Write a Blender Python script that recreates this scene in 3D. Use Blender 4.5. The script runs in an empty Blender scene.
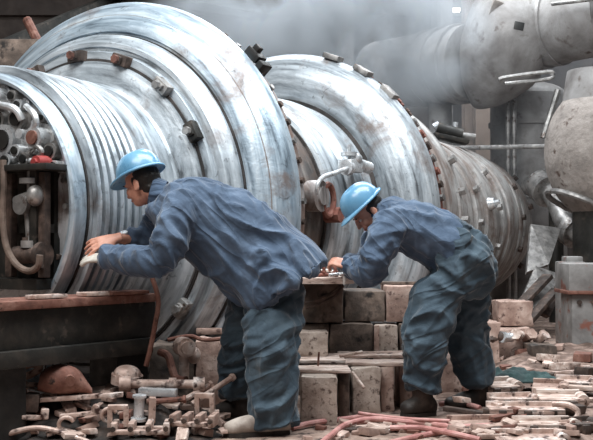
import bpy, bmesh, math, random
from mathutils import Vector, Matrix, Quaternion, Euler, noise
random.seed(7)
C = bpy.context.scene.collection
scene = bpy.context.scene
V = Vector
F = 1000.0
PITCH = math.atan(20 / F)
PHI = math.radians(30)
AX0, AY0, AZ = -1.915, 6.0, 1.19          # front end of the turbine's axis

# ------------------------------------------------------------------ helpers
def W(px, py, D):
    """the point at distance D (along the floor) behind a spot of the photograph"""
    u, v = (px - 296.5) / F, (220 - py) / F
    y = math.cos(PITCH) - v * math.sin(PITCH)
    z = math.sin(PITCH) + v * math.cos(PITCH)
    return V((u * D / y, D, 1.0 + z * D / y))

def FL(px, py, z=0.0):
    """the point of the level z seen at a spot of the photograph"""
    u, v = (px - 296.5) / F, (220 - py) / F
    y = math.cos(PITCH) - v * math.sin(PITCH)
    zz = math.sin(PITCH) + v * math.cos(PITCH)
    k = (z - 1.0) / zz
    return V((u * k, y * k, z))

def ML(x, t, z):
    """turbine coordinates (flank, along the axis, up) to the world"""
    return V((AX0 + x * math.cos(PHI) + t * math.sin(PHI), AY0 - x * math.sin(PHI) + t * math.cos(PHI), z))

def srgb(r, g, b):
    f = lambda c: (c / 255) / 12.92 if c / 255 <= 0.04045 else ((c / 255 + 0.055) / 1.055) ** 2.4
    return (f(r), f(g), f(b), 1)

def catmull(pts, n):
    """smooth a list of equal-length float tuples"""
    out = []
    m = len(pts)
    for i in range(m - 1):
        p0, p1, p2, p3 = pts[max(i - 1, 0)], pts[i], pts[i + 1], pts[min(i + 2, m - 1)]
        for k in range(n):
            s = k / n
            out.append(tuple(0.5 * (2 * b + (c - a) * s + (2 * a - 5 * b + 4 * c - d) * s * s + (-a + 3 * b - 3 * c + d) * s ** 3)
                             for a, b, c, d in zip(p0, p1, p2, p3)))
    out.append(tuple(pts[-1]))
    return out

class MB:
    def __init__(self):
        self.bm = bmesh.new()
    def box(self, c, size, rot=None, bevel=0.0):
        r = bmesh.ops.create_cube(self.bm, size=1.0)
        M = Matrix.Translation(V(c)) @ (rot.to_matrix().to_4x4() if rot is not None else Matrix()) @ Matrix.Diagonal((*size, 1))
        bmesh.ops.transform(self.bm, matrix=M, verts=r['verts'])
        if bevel > 0:
            es = list({e for v in r['verts'] for e in v.link_edges})
            bmesh.ops.bevel(self.bm, geom=es, offset=bevel, segments=2, affect='EDGES', profile=0.6)
        return self
    def cyl(self, a, b, r0, r1=None, seg=16):
        a, b = V(a), V(b); r1 = r0 if r1 is None else r1
        r = bmesh.ops.create_cone(self.bm, cap_ends=True, segments=seg, radius1=r0, radius2=r1, depth=1.0)
        d = b - a
        q = V((0, 0, 1)).rotation_difference(d.normalized())
        M = Matrix.Translation((a + b) / 2) @ q.to_matrix().to_4x4() @ Matrix.Diagonal((1, 1, d.length, 1))
        bmesh.ops.transform(self.bm, matrix=M, verts=r['verts'])
        return self
    def ell(self, c, semi, rot=None, u=20, v=12):
        r = bmesh.ops.create_uvsphere(self.bm, u_segments=u, v_segments=v, radius=1.0)
        M = Matrix.Translation(V(c)) @ (rot.to_matrix().to_4x4() if rot is not None else Matrix()) @ Matrix.Diagonal((*semi, 1))
        bmesh.ops.transform(self.bm, matrix=M, verts=r['verts'])
        return self
    def rings(self, rs, closed=False, cap=True):
        vs = [[self.bm.verts.new(p) for p in r] for r in rs]
        n = len(vs[0])
        m = len(vs)
        for i in range(m if closed else m - 1):
            a, b = vs[i], vs[(i + 1) % m]
            for j in range(n):
                self.bm.faces.new((a[j], a[(j + 1) % n], b[(j + 1) % n], b[j]))
        if cap and not closed:
            self.bm.faces.new(list(reversed(vs[0]))); self.bm.faces.new(vs[-1])
        return self
    def tube(self, pts, r, seg=10, smooth=4, closed=False):
        """a sweep; r is a number or one per point"""
        rr = list(r) if isinstance(r, (list, tuple)) else [r] * len(pts)
        q = [(*V(p), a) for p, a in zip(pts, rr)]
        if smooth > 1 and len(q) > 2 and not closed: q = catmull(q, smooth)
        P = [V(x[:3]) for x in q]; R = [x[3] for x in q]
        n = len(P)
        up = None; rs = []
        for i in range(n):
            if closed: d = (P[(i + 1) % n] - P[i - 1]).normalized()
            else: d = (P[min(i + 1, n - 1)] - P[max(i - 1, 0)]).normalized()
            if up is None:
                up = d.orthogonal().normalized()
            up = (up - d * up.dot(d))
            up = up.normalized() if up.length > 1e-6 else d.orthogonal().normalized()
            w = d.cross(up)
            rs.append([P[i] + (up * math.cos(a) + w * math.sin(a)) * R[i] for a in [2 * math.pi * k / seg for k in range(seg)]])
        return self.rings(rs, closed)
    def limb(self, pts, rr, seg=16, smooth=5):
        self.tube(pts, rr, seg, smooth)
        self.ell(pts[0], (rr[0],) * 3); self.ell(pts[-1], (rr[-1],) * 3)
        return self
    def loft(self, secs, seg=28, n=4, power=2.3):
        """secs: (centre, half axis a, half axis b)"""
        q = catmull([(*c, *a, *b) for c, a, b in secs], n)
        rs = []
        for s in q:
            c, a, b = V(s[0:3]), V(s[3:6]), V(s[6:9])
            ring = []
            for k in range(seg):
                t = 2 * math.pi * k / seg
                ct, st = math.cos(t), math.sin(t)
                ring.append(c + a * math.copysign(abs(ct) ** (2 / power), ct) + b * math.copysign(abs(st) ** (2 / power), st))
            rs.append(ring)
        return self.rings(rs)
    def lathe(self, prof, seg=160, c=(0, 0)):
        """prof: (t, R) pairs turned about the turbine's axis (local Y at height AZ)"""
        rs = []
        for t, R in prof:
            rs.append([V((c[0] + R * math.cos(a), t, AZ + c[1] + R * math.sin(a))) for a in [2 * math.pi * k / seg for k in range(seg)]])
        vs = [[self.bm.verts.new(p) for p in r] for r in rs]
        for a, b in zip(vs, vs[1:]):
            for j in range(seg):
                self.bm.faces.new((a[j], b[j], b[(j + 1) % seg], a[(j + 1) % seg]))
        return self
    def prism(self, pts, d):
        """polygon pts extruded by the vector d"""
        a = [self.bm.verts.new(V(p)) for p in pts]; b = [self.bm.verts.new(V(p) + V(d)) for p in pts]
        n = len(a)
        self.bm.faces.new(a); self.bm.faces.new(list(reversed(b)))
        for i in range(n):
            self.bm.faces.new((a[i], b[i], b[(i + 1) % n], a[(i + 1) % n]))
        return self
    def jitter(self, amp, sc=8, seed=0):
        off = V((seed * 3.1, seed * 1.7, seed * 2.3))
        for v in self.bm.verts:
            v.co += noise.noise_vector(v.co * sc + off) * amp
        return self
    def build(self, name, mat, parent=None, origin=None, smooth=True, auto=35):
        bmesh.ops.recalc_face_normals(self.bm, faces=self.bm.faces[:])
        me = bpy.data.meshes.new(name)
        if origin is not None:
            bmesh.ops.translate(self.bm, verts=self.bm.verts[:], vec=-V(origin))
        lim = math.radians(auto)
        for e in self.bm.edges:
            if len(e.link_faces) == 2:
                e.smooth = e.calc_face_angle(0) < lim
        for f in self.bm.faces: f.smooth = smooth
        self.bm.to_mesh(me); self.bm.free()
        me.materials.append(mat)
        o = bpy.data.objects.new(name, me); C.objects.link(o)
        if parent is not None: o.parent = parent
        if origin is not None: o.location = V(origin) if parent is None else V(origin) - parent.location
        return o

def tag(o, label=None, cat=None, group=None, kind=None):
    if label: o['label'] = label
    if cat: o['category'] = cat
    if group: o['group'] = group
    if kind: o['kind'] = kind
    return o

def thing(name, label, cat, loc=(0, 0, 0), rz=0, group=None):
    o = bpy.data.objects.new(name, None); C.objects.link(o)
    o.location = loc; o.rotation_euler = (0, 0, rz); o.empty_display_size = 0.1
    return tag(o, label, cat, group)

def copy_tree(o, parent=None):
    c = o.copy(); C.objects.link(c)
    if parent is not None: c.parent = parent
    for ch in list(o.children): copy_tree(ch, c)
    return c

def remesh(mb, voxel, smooth=4, fac=0.5):
    """union of everything in mb as one continuous mesh"""
    me = bpy.data.meshes.new('tmp'); bmesh.ops.recalc_face_normals(mb.bm, faces=mb.bm.faces[:]); mb.bm.to_mesh(me); mb.bm.free()
    o = bpy.data.objects.new('tmp', me); C.objects.link(o)
    m = o.modifiers.new('r', 'REMESH'); m.mode = 'VOXEL'; m.voxel_size = voxel; m.use_smooth_shade = True
    if smooth:
        s = o.modifiers.new('s', 'SMOOTH'); s.iterations = smooth; s.factor = fac
    dg = bpy.context.evaluated_depsgraph_get(); dg.update()
    out = bpy.data.meshes.new_from_object(o.evaluated_get(dg))
    bpy.data.objects.remove(o)
    return out

def from_mesh(me, name, mat, parent=None, origin=(0, 0, 0), smooth=True):
    me.transform(Matrix.Translation(-V(origin)))
    me.materials.clear(); me.materials.append(mat); me.name = name
    for p in me.polygons: p.use_smooth = smooth
    o = bpy.data.objects.new(name, me); C.objects.link(o)
    if parent is not None:
        o.parent = parent; o.location = V(origin) - parent.location
    else: o.location = origin
    return o

# ------------------------------------------------------------------ materials
def ramp(nt, stops, src):
    n = nt.nodes.new('ShaderNodeValToRGB')
    e = n.color_ramp.elements
    while len(e) < len(stops): e.new(0.5)
    for el, (p, c) in zip(e, stops): el.position = p; el.color = c
    nt.links.new(src, n.inputs[0])
    return n.outputs[0]

def mix(nt, a, b, fac, blend='MIX'):
    n = nt.nodes.new('ShaderNodeMix'); n.data_type = 'RGBA'; n.blend_type = blend
    for s, i in ((a, 6), (b, 7)):
        if isinstance(s, tuple): n.inputs[i].default_value = s
        else: nt.links.new(s, n.inputs[i])
    if isinstance(fac, (int, float)): n.inputs[0].default_value = fac
    else: nt.links.new(fac, n.inputs[0])
    return n.outputs[2]

def base_mat(name):
    m = bpy.data.materials.new(name); m.use_nodes = True
    nt = m.node_tree
    return m, nt, nt.nodes['Principled BSDF']

def noise_node(nt, vec, scale, detail=4, rough=0.6, dist=0.0):
    n = nt.nodes.new('ShaderNodeTexNoise')
    n.inputs['Scale'].default_value = scale; n.inputs['Detail'].default_value = detail
    n.inputs['Roughness'].default_value = rough; n.inputs['Distortion'].default_value = dist
    nt.links.new(vec, n.inputs['Vector'])
    return n.outputs['Fac']

def mat(name, stops, scale=4, rough=0.7, metal=0.0, bump=0.2, bscale=30, speck=None, speck_scale=25, speck_at=(0.6, 0.72), stretch=None, dist=0.3, bdist=0.01, coat=0.0, rvar=0.15):
    m, nt, bs = base_mat(name)
    tc = nt.nodes.new('ShaderNodeTexCoord')
    vec = tc.outputs['Object']
    if stretch:
        mp = nt.nodes.new('ShaderNodeMapping'); mp.inputs['Scale'].default_value = stretch
        nt.links.new(vec, mp.inputs['Vector']); vec = mp.outputs['Vector']
    f = noise_node(nt, vec, scale, 6, 0.62, dist)
    col = ramp(nt, stops, f)
    if speck:
        s = noise_node(nt, vec, speck_scale, 3, 0.6)
        k = ramp(nt, [(speck_at[0], (0, 0, 0, 1)), (speck_at[1], (1, 1, 1, 1))], s)
        col = mix(nt, col, speck, k)
    nt.links.new(col, bs.inputs['Base Color'])
    bs.inputs['Metallic'].default_value = metal
    r = ramp(nt, [(0.3, (max(rough - rvar, 0.03),) * 3 + (1,)), (0.7, (min(rough + rvar, 1),) * 3 + (1,))], noise_node(nt, vec, scale * 2.3, 3))
    nt.links.new(r, bs.inputs['Roughness'])
    if coat: bs.inputs['Coat Weight'].default_value = coat
    if bump:
        b = nt.nodes.new('ShaderNodeBump'); b.inputs['Strength'].default_value = bump; b.inputs['Distance'].default_value = bdist
        nt.links.new(noise_node(nt, vec, bscale, 5, 0.65), b.inputs['Height'])
        nt.links.new(b.outputs['Normal'], bs.inputs['Normal'])
    return m

def turbine_mat(name, stops, rough=0.42, metal=0.55, dirt=(0.5, 0.66), dirt_col=None, seed=0.0):
    """worn metal: streaks running round the casing, dark specks, brown stains"""
    m, nt, bs = base_mat(name)
    N = nt.nodes.new; L = nt.links.new
    tc = N('ShaderNodeTexCoord'); sp = N('ShaderNodeSeparateXYZ'); L(tc.outputs['Object'], sp.inputs[0])
    def math_(op, a, b=None):
        n = N('ShaderNodeMath'); n.operation = op
        for i, s in enumerate((a, b)):
            if s is None: continue
            if isinstance(s, (int, float)): n.inputs[i].default_value = s
            else: L(s, n.inputs[i])
        return n.outputs[0]
    z = math_('SUBTRACT', sp.outputs[2], AZ)
    ang = math_('ARCTAN2', z, sp.outputs[0])
    rad = math_('POWER', math_('ADD', math_('MULTIPLY', z, z), math_('MULTIPLY', sp.outputs[0], sp.outputs[0])), 0.5)
    cx = N('ShaderNodeCombineXYZ')
    L(math_('MULTIPLY', math_('ADD', sp.outputs[1], rad), 7.0), cx.inputs[0]); L(math_('MULTIPLY', ang, 1.3), cx.inputs[1]); cx.inputs[2].default_value = seed
    streak = noise_node(nt, cx.outputs[0], 1.6, 5, 0.62, 0.4)
    col = ramp(nt, stops, streak)
    big = noise_node(nt, tc.outputs['Object'], 2.2, 6, 0.65, 0.5)
    dc = dirt_col or srgb(112, 92, 80)
    col = mix(nt, col, dc, mix(nt, (0, 0, 0, 1), ramp(nt, [(dirt[0], (0, 0, 0, 1)), (dirt[1], (1, 1, 1, 1))], big), 0.75))
    sk = noise_node(nt, tc.outputs['Object'], 17, 4, 0.6, 0.8)
    col = mix(nt, col, srgb(52, 50, 50), ramp(nt, [(0.62, (0, 0, 0, 1)), (0.74, (0.7, 0.7, 0.7, 1))], sk))
    L(col, bs.inputs['Base Color'])
    bs.inputs['Metallic'].default_value = metal
    L(ramp(nt, [(0.3, (rough - 0.1,) * 3 + (1,)), (0.7, (rough + 0.2,) * 3 + (1,))], big), bs.inputs['Roughness'])
    b = N('ShaderNodeBump'); b.inputs['Strength'].default_value = 0.35; b.inputs['Distance'].default_value = 0.015
    L(noise_node(nt, tc.outputs['Object'], 9, 6, 0.7, 0.4), b.inputs['Height']); L(b.outputs['Normal'], bs.inputs['Normal'])
    return m

M = {}
G3 = lambda a, b, c: [(0.28, a), (0.5, b), (0.72, c)]
M['casing'] = turbine_mat('casing_metal', [(0.30, srgb(84, 88, 92)), (0.44, srgb(156, 164, 170)), (0.56, srgb(188, 196, 202)), (0.70, srgb(222, 228, 232))], dirt=(0.54, 0.68))
M['casing_cool'] = turbine_mat('casing_metal_cool', [(0.30, srgb(92, 104, 114)), (0.44, srgb(156, 172, 184)), (0.56, srgb(190, 204, 214)), (0.70, srgb(226, 234, 238))], rough=0.40, seed=3, dirt=(0.53, 0.66))
M['casing_warm'] = turbine_mat('casing_metal_warm', G3(srgb(86, 78, 74), srgb(160, 154, 152), srgb(204, 200, 198)), dirt=(0.45, 0.58), dirt_col=srgb(128, 100, 86), seed=7, rough=0.5)
M['cover'] = turbine_mat('cover_metal', G3(srgb(120, 120, 120), srgb(196, 198, 200), srgb(228, 230, 232)), dirt=(0.52, 0.64), seed=5, rough=0.4, metal=0.15)
M['greasy'] = turbine_mat('waist_shade_metal', G3(srgb(48, 44, 42), srgb(92, 88, 86), srgb(132, 126, 122)), dirt=(0.45, 0.6), seed=9, rough=0.55, metal=0.3)  # darkened casing metal: the big ring's shade is put into the colour
M['tail'] = turbine_mat('tail_metal', G3(srgb(112, 110, 108), srgb(176, 174, 172), srgb(212, 212, 210)), dirt=(0.46, 0.62), dirt_col=srgb(124, 104, 94), seed=11, rough=0.5, metal=0.4)
M['seal'] = mat('grimy_seal', G3(srgb(30, 28, 27), srgb(52, 48, 46), srgb(92, 84, 80)), 6, 0.7, 0.1, 0.2)
M['chrome'] = mat('bright_steel', G3(srgb(150, 152, 155), srgb(205, 208, 210), srgb(235, 238, 240)), 8, 0.32, 0.45, 0.1, 25, srgb(90, 84, 80), 20, (0.68, 0.76))
M['steel'] = mat('worn_steel', G3(srgb(96, 94, 92), srgb(150, 148, 146), srgb(190, 186, 182)), 9, 0.45, 0.6, 0.2, 30, srgb(80, 60, 50), 14)
M['dark_steel'] = mat('dark_greasy_steel', G3(srgb(22, 22, 21), srgb(42, 41, 38), srgb(72, 66, 60)), 5, 0.55, 0.3, 0.3, 18, srgb(95, 84, 76), 11, (0.62, 0.75))
M['black'] = mat('black_steel', G3(srgb(14, 14, 14), srgb(26, 26, 25), srgb(44, 42, 40)), 6, 0.55, 0.2, 0.2)
M['rust'] = mat('rusty_steel', G3(srgb(74, 48, 40), srgb(118, 78, 66), srgb(158, 122, 108)), 9, 0.75, 0.15, 0.4, 35, srgb(50, 38, 34), 22)
M['redrust'] = mat('red_oxide', G3(srgb(96, 58, 48), srgb(134, 84, 72), srgb(150, 112, 100)), 9, 0.7, 0.15, 0.3, 35, srgb(60, 48, 44), 20)
M['red'] = mat('red_paint', G3(srgb(110, 40, 40), srgb(150, 60, 58), srgb(176, 96, 90)), 9, 0.45, 0, 0.1)
M['block'] = mat('rough_block', G3(srgb(128, 112, 102), srgb(178, 162, 150), srgb(212, 198, 186)), 7, 0.92, 0, 0.6, 26, srgb(92, 74, 66), 30, (0.55, 0.68))
M['brick'] = mat('pink_brick', G3(srgb(112, 88, 79), srgb(160, 134, 122), srgb(202, 180, 168)), 8, 0.92, 0, 0.6, 24, srgb(84, 62, 56), 22, (0.58, 0.7))
M['sooty'] = mat('sooty_block', G3(srgb(40, 34, 31), srgb(88, 76, 68), srgb(142, 124, 112)), 5, 0.92, 0, 0.6, 24, srgb(30, 26, 24), 9, (0.55, 0.68))
M['wood'] = mat('dusty_board', G3(srgb(112, 86, 76), srgb(188, 166, 154), srgb(238, 228, 220)), 6, 0.85, 0, 0.4, 20, srgb(84, 62, 54), 16, (0.6, 0.7), stretch=(1, 4, 4))
M['scrap'] = mat('scrap_metal', G3(srgb(124, 92, 80), srgb(196, 172, 160), srgb(238, 228, 222)), 9, 0.5, 0.2, 0.35, 26, srgb(66, 44, 38), 17, (0.56, 0.68))
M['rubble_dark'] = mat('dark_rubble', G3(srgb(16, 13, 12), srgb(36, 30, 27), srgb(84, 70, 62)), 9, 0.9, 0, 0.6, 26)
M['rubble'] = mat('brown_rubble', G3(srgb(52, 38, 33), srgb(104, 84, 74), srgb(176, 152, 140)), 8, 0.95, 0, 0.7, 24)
M['dark_scrap'] = mat('dark_scrap', G3(srgb(34, 28, 25), srgb(70, 58, 52), srgb(120, 100, 90)), 9, 0.7, 0.2, 0.4, 26)
M['floor'] = mat('dirty_floor', G3(srgb(84, 66, 58), srgb(142, 120, 108), srgb(198, 178, 166)), 5, 0.95, 0, 0.8, 22, srgb(58, 44, 40), 13, (0.54, 0.66), bdist=0.02)
M['hose'] = mat('pink_hose', G3(srgb(132, 84, 80), srgb(180, 126, 120), srgb(208, 168, 160)), 9, 0.6, 0, 0.1)
M['hosetan'] = mat('dusty_hose', G3(srgb(70, 58, 50), srgb(108, 92, 82), srgb(140, 122, 110)), 9, 0.8, 0, 0.2)
_m, _nt, _b = base_mat('lamp_glass'); _b.inputs['Emission Color'].default_value = (1, 0.9, 0.8, 1); _b.inputs['Emission Strength'].default_value = 6.0; M['lamp'] = _m
M['pipe'] = mat('grey_pipe', G3(srgb(92, 86, 83), srgb(138, 135, 133), srgb(168, 167, 166)), 2.5, 0.6, 0.2, 0.3, 14, srgb(84, 70, 62), 6, (0.6, 0.75))
M['lag'] = mat('cracked_lagging', G3(srgb(96, 90, 86), srgb(142, 134, 128), srgb(170, 162, 156)), 3.5, 0.85, 0, 0.7, 9, srgb(82, 66, 58), 7, (0.58, 0.7), bdist=0.03)
M['tan'] = mat('tan_column', G3(srgb(100, 88, 80), srgb(140, 122, 110), srgb(162, 144, 130)), 2, 0.8, 0, 0.2)
M['wall'] = mat('dark_hall_wall', G3(srgb(38, 32, 29), srgb(62, 54, 50), srgb(90, 80, 74)), 1.2, 0.9, 0, 0.3, 8)
M['helmet'] = mat('blue_helmet', G3(srgb(84, 132, 164), srgb(98, 148, 180), srgb(118, 166, 194)), 6, 0.3, 0, 0.02, 20, coat=0.3, rvar=0.06)
M['skin'] = mat('skin', G3(srgb(168, 112, 92), srgb(196, 140, 118), srgb(212, 160, 138)), 14, 0.5, 0, 0.12, 60, rvar=0.08)
M['lip'] = mat('lip', G3(srgb(150, 84, 76), srgb(164, 94, 86), srgb(172, 104, 96)), 20, 0.45, 0, 0)
M['hair'] = mat('dark_hair', G3(srgb(18, 14, 12), srgb(30, 24, 20), srgb(46, 38, 32)), 20, 0.5, 0, 0.5, 60, stretch=(1, 1, 0.2))
M['glove'] = mat('pale_glove', G3(srgb(140, 134, 126), srgb(184, 178, 168), srgb(208, 204, 196)), 12, 0.85, 0, 0.3)
M['boot'] = mat('dark_boot', G3(srgb(24, 20, 18), srgb(44, 37, 33), srgb(80, 68, 60)), 9, 0.7, 0, 0.3)
M['paleboot'] = mat('dusty_boot', G3(srgb(120, 108, 100), srgb(164, 152, 142), srgb(190, 180, 170)), 9, 0.75, 0, 0.3)
M['sole'] = mat('rubber_sole', G3(srgb(30, 26, 24), srgb(48, 42, 38), srgb(80, 70, 62)), 9, 0.85, 0, 0.2)
M['white'] = mat('eye_white', G3(srgb(220, 216, 210), srgb(228, 224, 220), srgb(235, 232, 228)), 9, 0.2, 0, 0)
M['green'] = mat('dark_green_cloth', G3(srgb(22, 38, 38), srgb(40, 62, 62), srgb(66, 90, 88)), 8, 0.9, 0, 0.4)
M['rag'] = mat('white_rag', G3(srgb(176, 168, 160), srgb(214, 208, 202), srgb(236, 232, 228)), 8, 0.9, 0, 0.4)
M['box'] = mat('grey_cabinet', G3(srgb(96, 92, 90), srgb(134, 132, 130), srgb(160, 158, 156)), 4, 0.6, 0.1, 0.2, 20, srgb(128, 84, 72), 7, (0.56, 0.66))

def cloth_mat(name, stops, rot=0.0, stretch=(2, 12, 12)):
    m, nt, bs = base_mat(name)
    tc = nt.nodes.new('ShaderNodeTexCoord')
    col = ramp(nt, stops, noise_node(nt, tc.outputs['Object'], 6, 5, 0.6, 0.5))
    nt.links.new(col, bs.inputs['Base Color'])
    bs.inputs['Roughness'].default_value = 0.85
    bs.inputs['Sheen Weight'].default_value = 0.25; bs.inputs['Sheen Roughness'].default_value = 0.4
    b = nt.nodes.new('ShaderNodeBump'); b.inputs['Strength'].default_value = 0.5; b.inputs['Distance'].default_value = 0.012
    nt.links.new(noise_node(nt, tc.outputs['Object'], 16, 4, 0.55, 1.2), b.inputs['Height'])
    m1 = nt.nodes.new('ShaderNodeMapping'); m1.inputs['Rotation'].default_value = (0, rot, 0); nt.links.new(tc.outputs['Object'], m1.inputs['Vector'])
    m2 = nt.nodes.new('ShaderNodeMapping'); m2.inputs['Scale'].default_value = stretch; nt.links.new(m1.outputs['Vector'], m2.inputs['Vector'])
    nz = nt.nodes.new('ShaderNodeTexNoise'); nz.inputs['Scale'].default_value = 1.0; nz.inputs['Detail'].default_value = 1.2; nz.inputs['Distortion'].default_value = 0.8; nt.links.new(m2.outputs['Vector'], nz.inputs['Vector'])
    crease = ramp(nt, [(0.36, (0, 0, 0, 1)), (0.47, (0.75, 0.75, 0.75, 1)), (0.52, (1, 1, 1, 1)), (0.58, (0.6, 0.6, 0.6, 1)), (0.70, (0.1, 0.1, 0.1, 1))], nz.outputs['Fac'])
    b2 = nt.nodes.new('ShaderNodeBump'); b2.inputs['Strength'].default_value = 0.6; b2.inputs['Distance'].default_value = 0.022
    nt.links.new(crease, b2.inputs['Height']); nt.links.new(b.outputs['Normal'], b2.inputs['Normal']); nt.links.new(b2.outputs['Normal'], bs.inputs['Normal'])
    return m
M['jacket'] = cloth_mat('blue_work_jacket', G3(srgb(50, 66, 86), srgb(66, 84, 106), srgb(90, 108, 130)), -0.75, (1.8, 7.5, 7.5))
M['trousers'] = cloth_mat('blue_work_trousers', G3(srgb(38, 52, 62), srgb(52, 69, 81), srgb(74, 91, 102)), 0.45, (2.6, 3, 8.5))
M['collar'] = cloth_mat('collar_cloth', G3(srgb(50, 66, 86), srgb(62, 82, 106), srgb(80, 100, 126)))

# ------------------------------------------------------------------ setting
fm = MB()
px0, px1, pt0, pt1 = -1.15, 1.0, 0.72, 4.35       # the pit under the big casing rings
xs = [-14, px0, px1, 16]; ts = [-9, pt0, pt1, 22]
for i in range(3):
    for j in range(3):
        if i == 1 and j == 1: continue
        q = [ML(xs[i], ts[j], 0), ML(xs[i + 1], ts[j], 0), ML(xs[i + 1], ts[j + 1], 0), ML(xs[i], ts[j + 1], 0)]
        fm.bm.faces.new([fm.bm.verts.new(p) for p in q])
cs = [(px0, pt0), (px1, pt0), (px1, pt1), (px0, pt1)]
for k in range(4):
    a, b = cs[k], cs[(k + 1) % 4]
    fm.bm.faces.new([fm.bm.verts.new(p) for p in (ML(*a, 0), ML(*b, 0), ML(*b, -0.9), ML(*a, -0.9))])
fm.bm.faces.new([fm.bm.verts.new(ML(*c, -0.9)) for c in cs])
bmesh.ops.remove_doubles(fm.bm, verts=fm.bm.verts[:], dist=1e-4)
tag(fm.build('floor', M['floor'], smooth=False), kind='structure')

wb = MB().box((1, 18.2, 4), (30, 0.3, 8))
for x in range(-13, 15, 3): wb.box((x + 0.6, 18.0, 4), (0.35, 0.2, 8))
for z in (2.6, 5.2): wb.box((1, 18.0, z), (30, 0.16, 0.3))
tag(wb.build('wall_back', M['wall'], smooth=False), kind='structure')
tag(MB().box((-8, 9, 4), (0.3, 18, 8)).build('wall_left', M['wall'], smooth=False), kind='structure')

# ------------------------------------------------------------------ turbine
T = thing('turbine', 'huge grey turbine casing on its side filling the scene behind both workers', 'turbine', (AX0, AY0, 0), -PHI)

def lathe_part(name, prof, m, seg=200, auto=28):
    return MB().lathe(prof, seg).build(name, M[m], T, auto=auto)

def polar(R, deg, t): return V((R * math.cos(math.radians(deg)), t, AZ + R * math.sin(math.radians(deg))))

def face_pt(px, py, t=0.02):
    """spot of the photograph on the end cover, in turbine coordinates"""
    o = V((0, 0, 1.0)); d = W(px, py, 1.0) - o
    n = V((math.sin(PHI), math.cos(PHI), 0)); p0 = V((AX0, AY0, 0)) + n * t
    k = (p0 - o).dot(n) / d.dot(n)
    q = o + d * k - V((AX0, AY0, 0))
    return V((q.x * math.cos(PHI) - q.y * math.sin(PHI), t, q.z))

lathe_part('end_rim', [(0.06, 0.765), (-0.02, 0.765), (-0.045, 0.772), (-0.05, 0.79), (-0.04, 0.808), (-0.02, 0.818), (0.045, 0.822), (0.05, 0.805), (0.07, 0.80), (0.07, 0.78)], 'casing_cool')
lathe_part('end_cover', [(0.0, 0.004), (0.0, 0.30), (0.02, 0.31), (0.02, 0.52), (0.005, 0.53), (0.005, 0.66), (0.02, 0.67), (0.02, 0.735), (0.06, 0.74), (0.06, 0.77)], 'cover')
prof = [(0.07, 0.79), (0.08, 0.835)]
t = 0.085
while t < 0.47:
    prof += [(t, 0.825), (t + 0.006, 0.866), (t + 0.03, 0.875), (t + 0.040, 0.865), (t + 0.043, 0.81), (t + 0.062, 0.806)]
    t += 0.065
prof += [(0.48, 0.84), (0.485, 0.865)]
lathe_part('ribbed_sleeve', prof, 'casing')
lathe_part('shaft_casing', [(0.485, 0.865), (0.50, 0.875), (0.56, 0.88), (0.57, 0.862), (0.66, 0.858), (0.67, 0.872), (0.70, 0.875), (0.71, 0.86), (0.84, 0.862), (0.86, 0.875), (0.868, 0.90), (0.875, 0.97), (0.89, 1.005)], 'casing')
lathe_part('front_flange', [(0.89, 1.005), (0.895, 1.02), (0.92, 1.025), (0.925, 1.09), (0.96, 1.10), (0.965, 1.125), (0.95, 1.13), (0.955, 1.16), (1.0, 1.20), (1.03, 1.225), (1.05, 1.228)], 'casing')
lathe_part('casing_ring', [(1.05, 1.228), (1.075, 1.215), (1.08, 1.245), (1.065, 1.255), (1.07, 1.29), (1.10, 1.345), (1.13, 1.38), (1.135, 1.372), (1.145, 1.395), (1.17, 1.435), (1.205, 1.47), (1.25, 1.492), (1.29, 1.497), (1.32, 1.485), (1.325, 1.46)], 'casing_cool')
lathe_part('rear_flange', [(1.325, 1.455), (1.345, 1.45), (1.35, 1.465), (1.41, 1.46), (1.415, 1.44), (1.415, 1.05)], 'casing_warm')
lathe_part('waist', [(1.415, 1.06), (1.7, 1.0), (2.2, 0.95), (2.35, 0.95), (2.37, 0.975), (2.5, 0.98), (2.52, 0.955), (2.62, 0.955)], 'greasy')  # recess behind the big ring, its shade painted in by the dark material
lathe_part('waist_band', [(2.62, 0.955), (2.63, 1.005), (2.66, 1.015), (2.80, 1.02), (2.82, 1.0), (2.83, 0.985), (2.98, 0.99), (3.0, 1.03), (3.03, 1.05), (3.17, 1.055), (3.19, 1.04), (3.2, 0.98), (3.36, 0.98), (3.37, 1.05), (3.41, 1.06)], 'casing')
lathe_part('torus_casing', [(3.41, 1.06), (3.395, 1.10), (3.385, 1.18), (3.39, 1.26), (3.41, 1.33), (3.44, 1.385), (3.45, 1.38), (3.47, 1.43), (3.52, 1.475), (3.58, 1.50), (3.64, 1.505), (3.68, 1.495), (3.70, 1.45)], 'casing')
lathe_part('bolted_ring', [(3.70, 1.45), (3.71, 1.425), (3.80, 1.42), (3.81, 1.44), (3.87, 1.44), (3.88, 1.36)], 'redrust')
lathe_part('middle_casing', [(3.88, 1.38), (3.95, 1.345), (4.3, 1.31), (4.32, 1.33), (4.40, 1.33), (4.42, 1.295), (4.70, 1.27), (4.72, 1.285), (4.80, 1.28), (4.82, 1.12), (5.0, 1.05), (5.25, 1.0)], 'tail')
prof = [(5.25, 1.0)]
for (a, R, w) in ((5.5, 1.0, 0.3), (5.95, 0.998, 0.22), (6.3, 0.99, 0.40), (6.85, 0.985, 0.14), (7.1, 0.975, 0.36), (7.6, 0.945, 0.12), (7.86, 0.915, 0.24)):
    prof += [(a, R - 0.03), (a + 0.005, R + 0.010), (a + w * 0.2, R + 0.016), (a + w, R + 0.006), (a + w + 0.01, R - 0.03)]
prof += [(8.2, 0.85)]
lathe_part('tail_casing', prof, 'tail')
lathe_part('tail_flange', [(8.2, 0.83), (8.2, 0.875), (8.38, 0.865), (8.4, 0.84), (8.42, 0.5), (8.42, 0.004)], 'tail')

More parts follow.
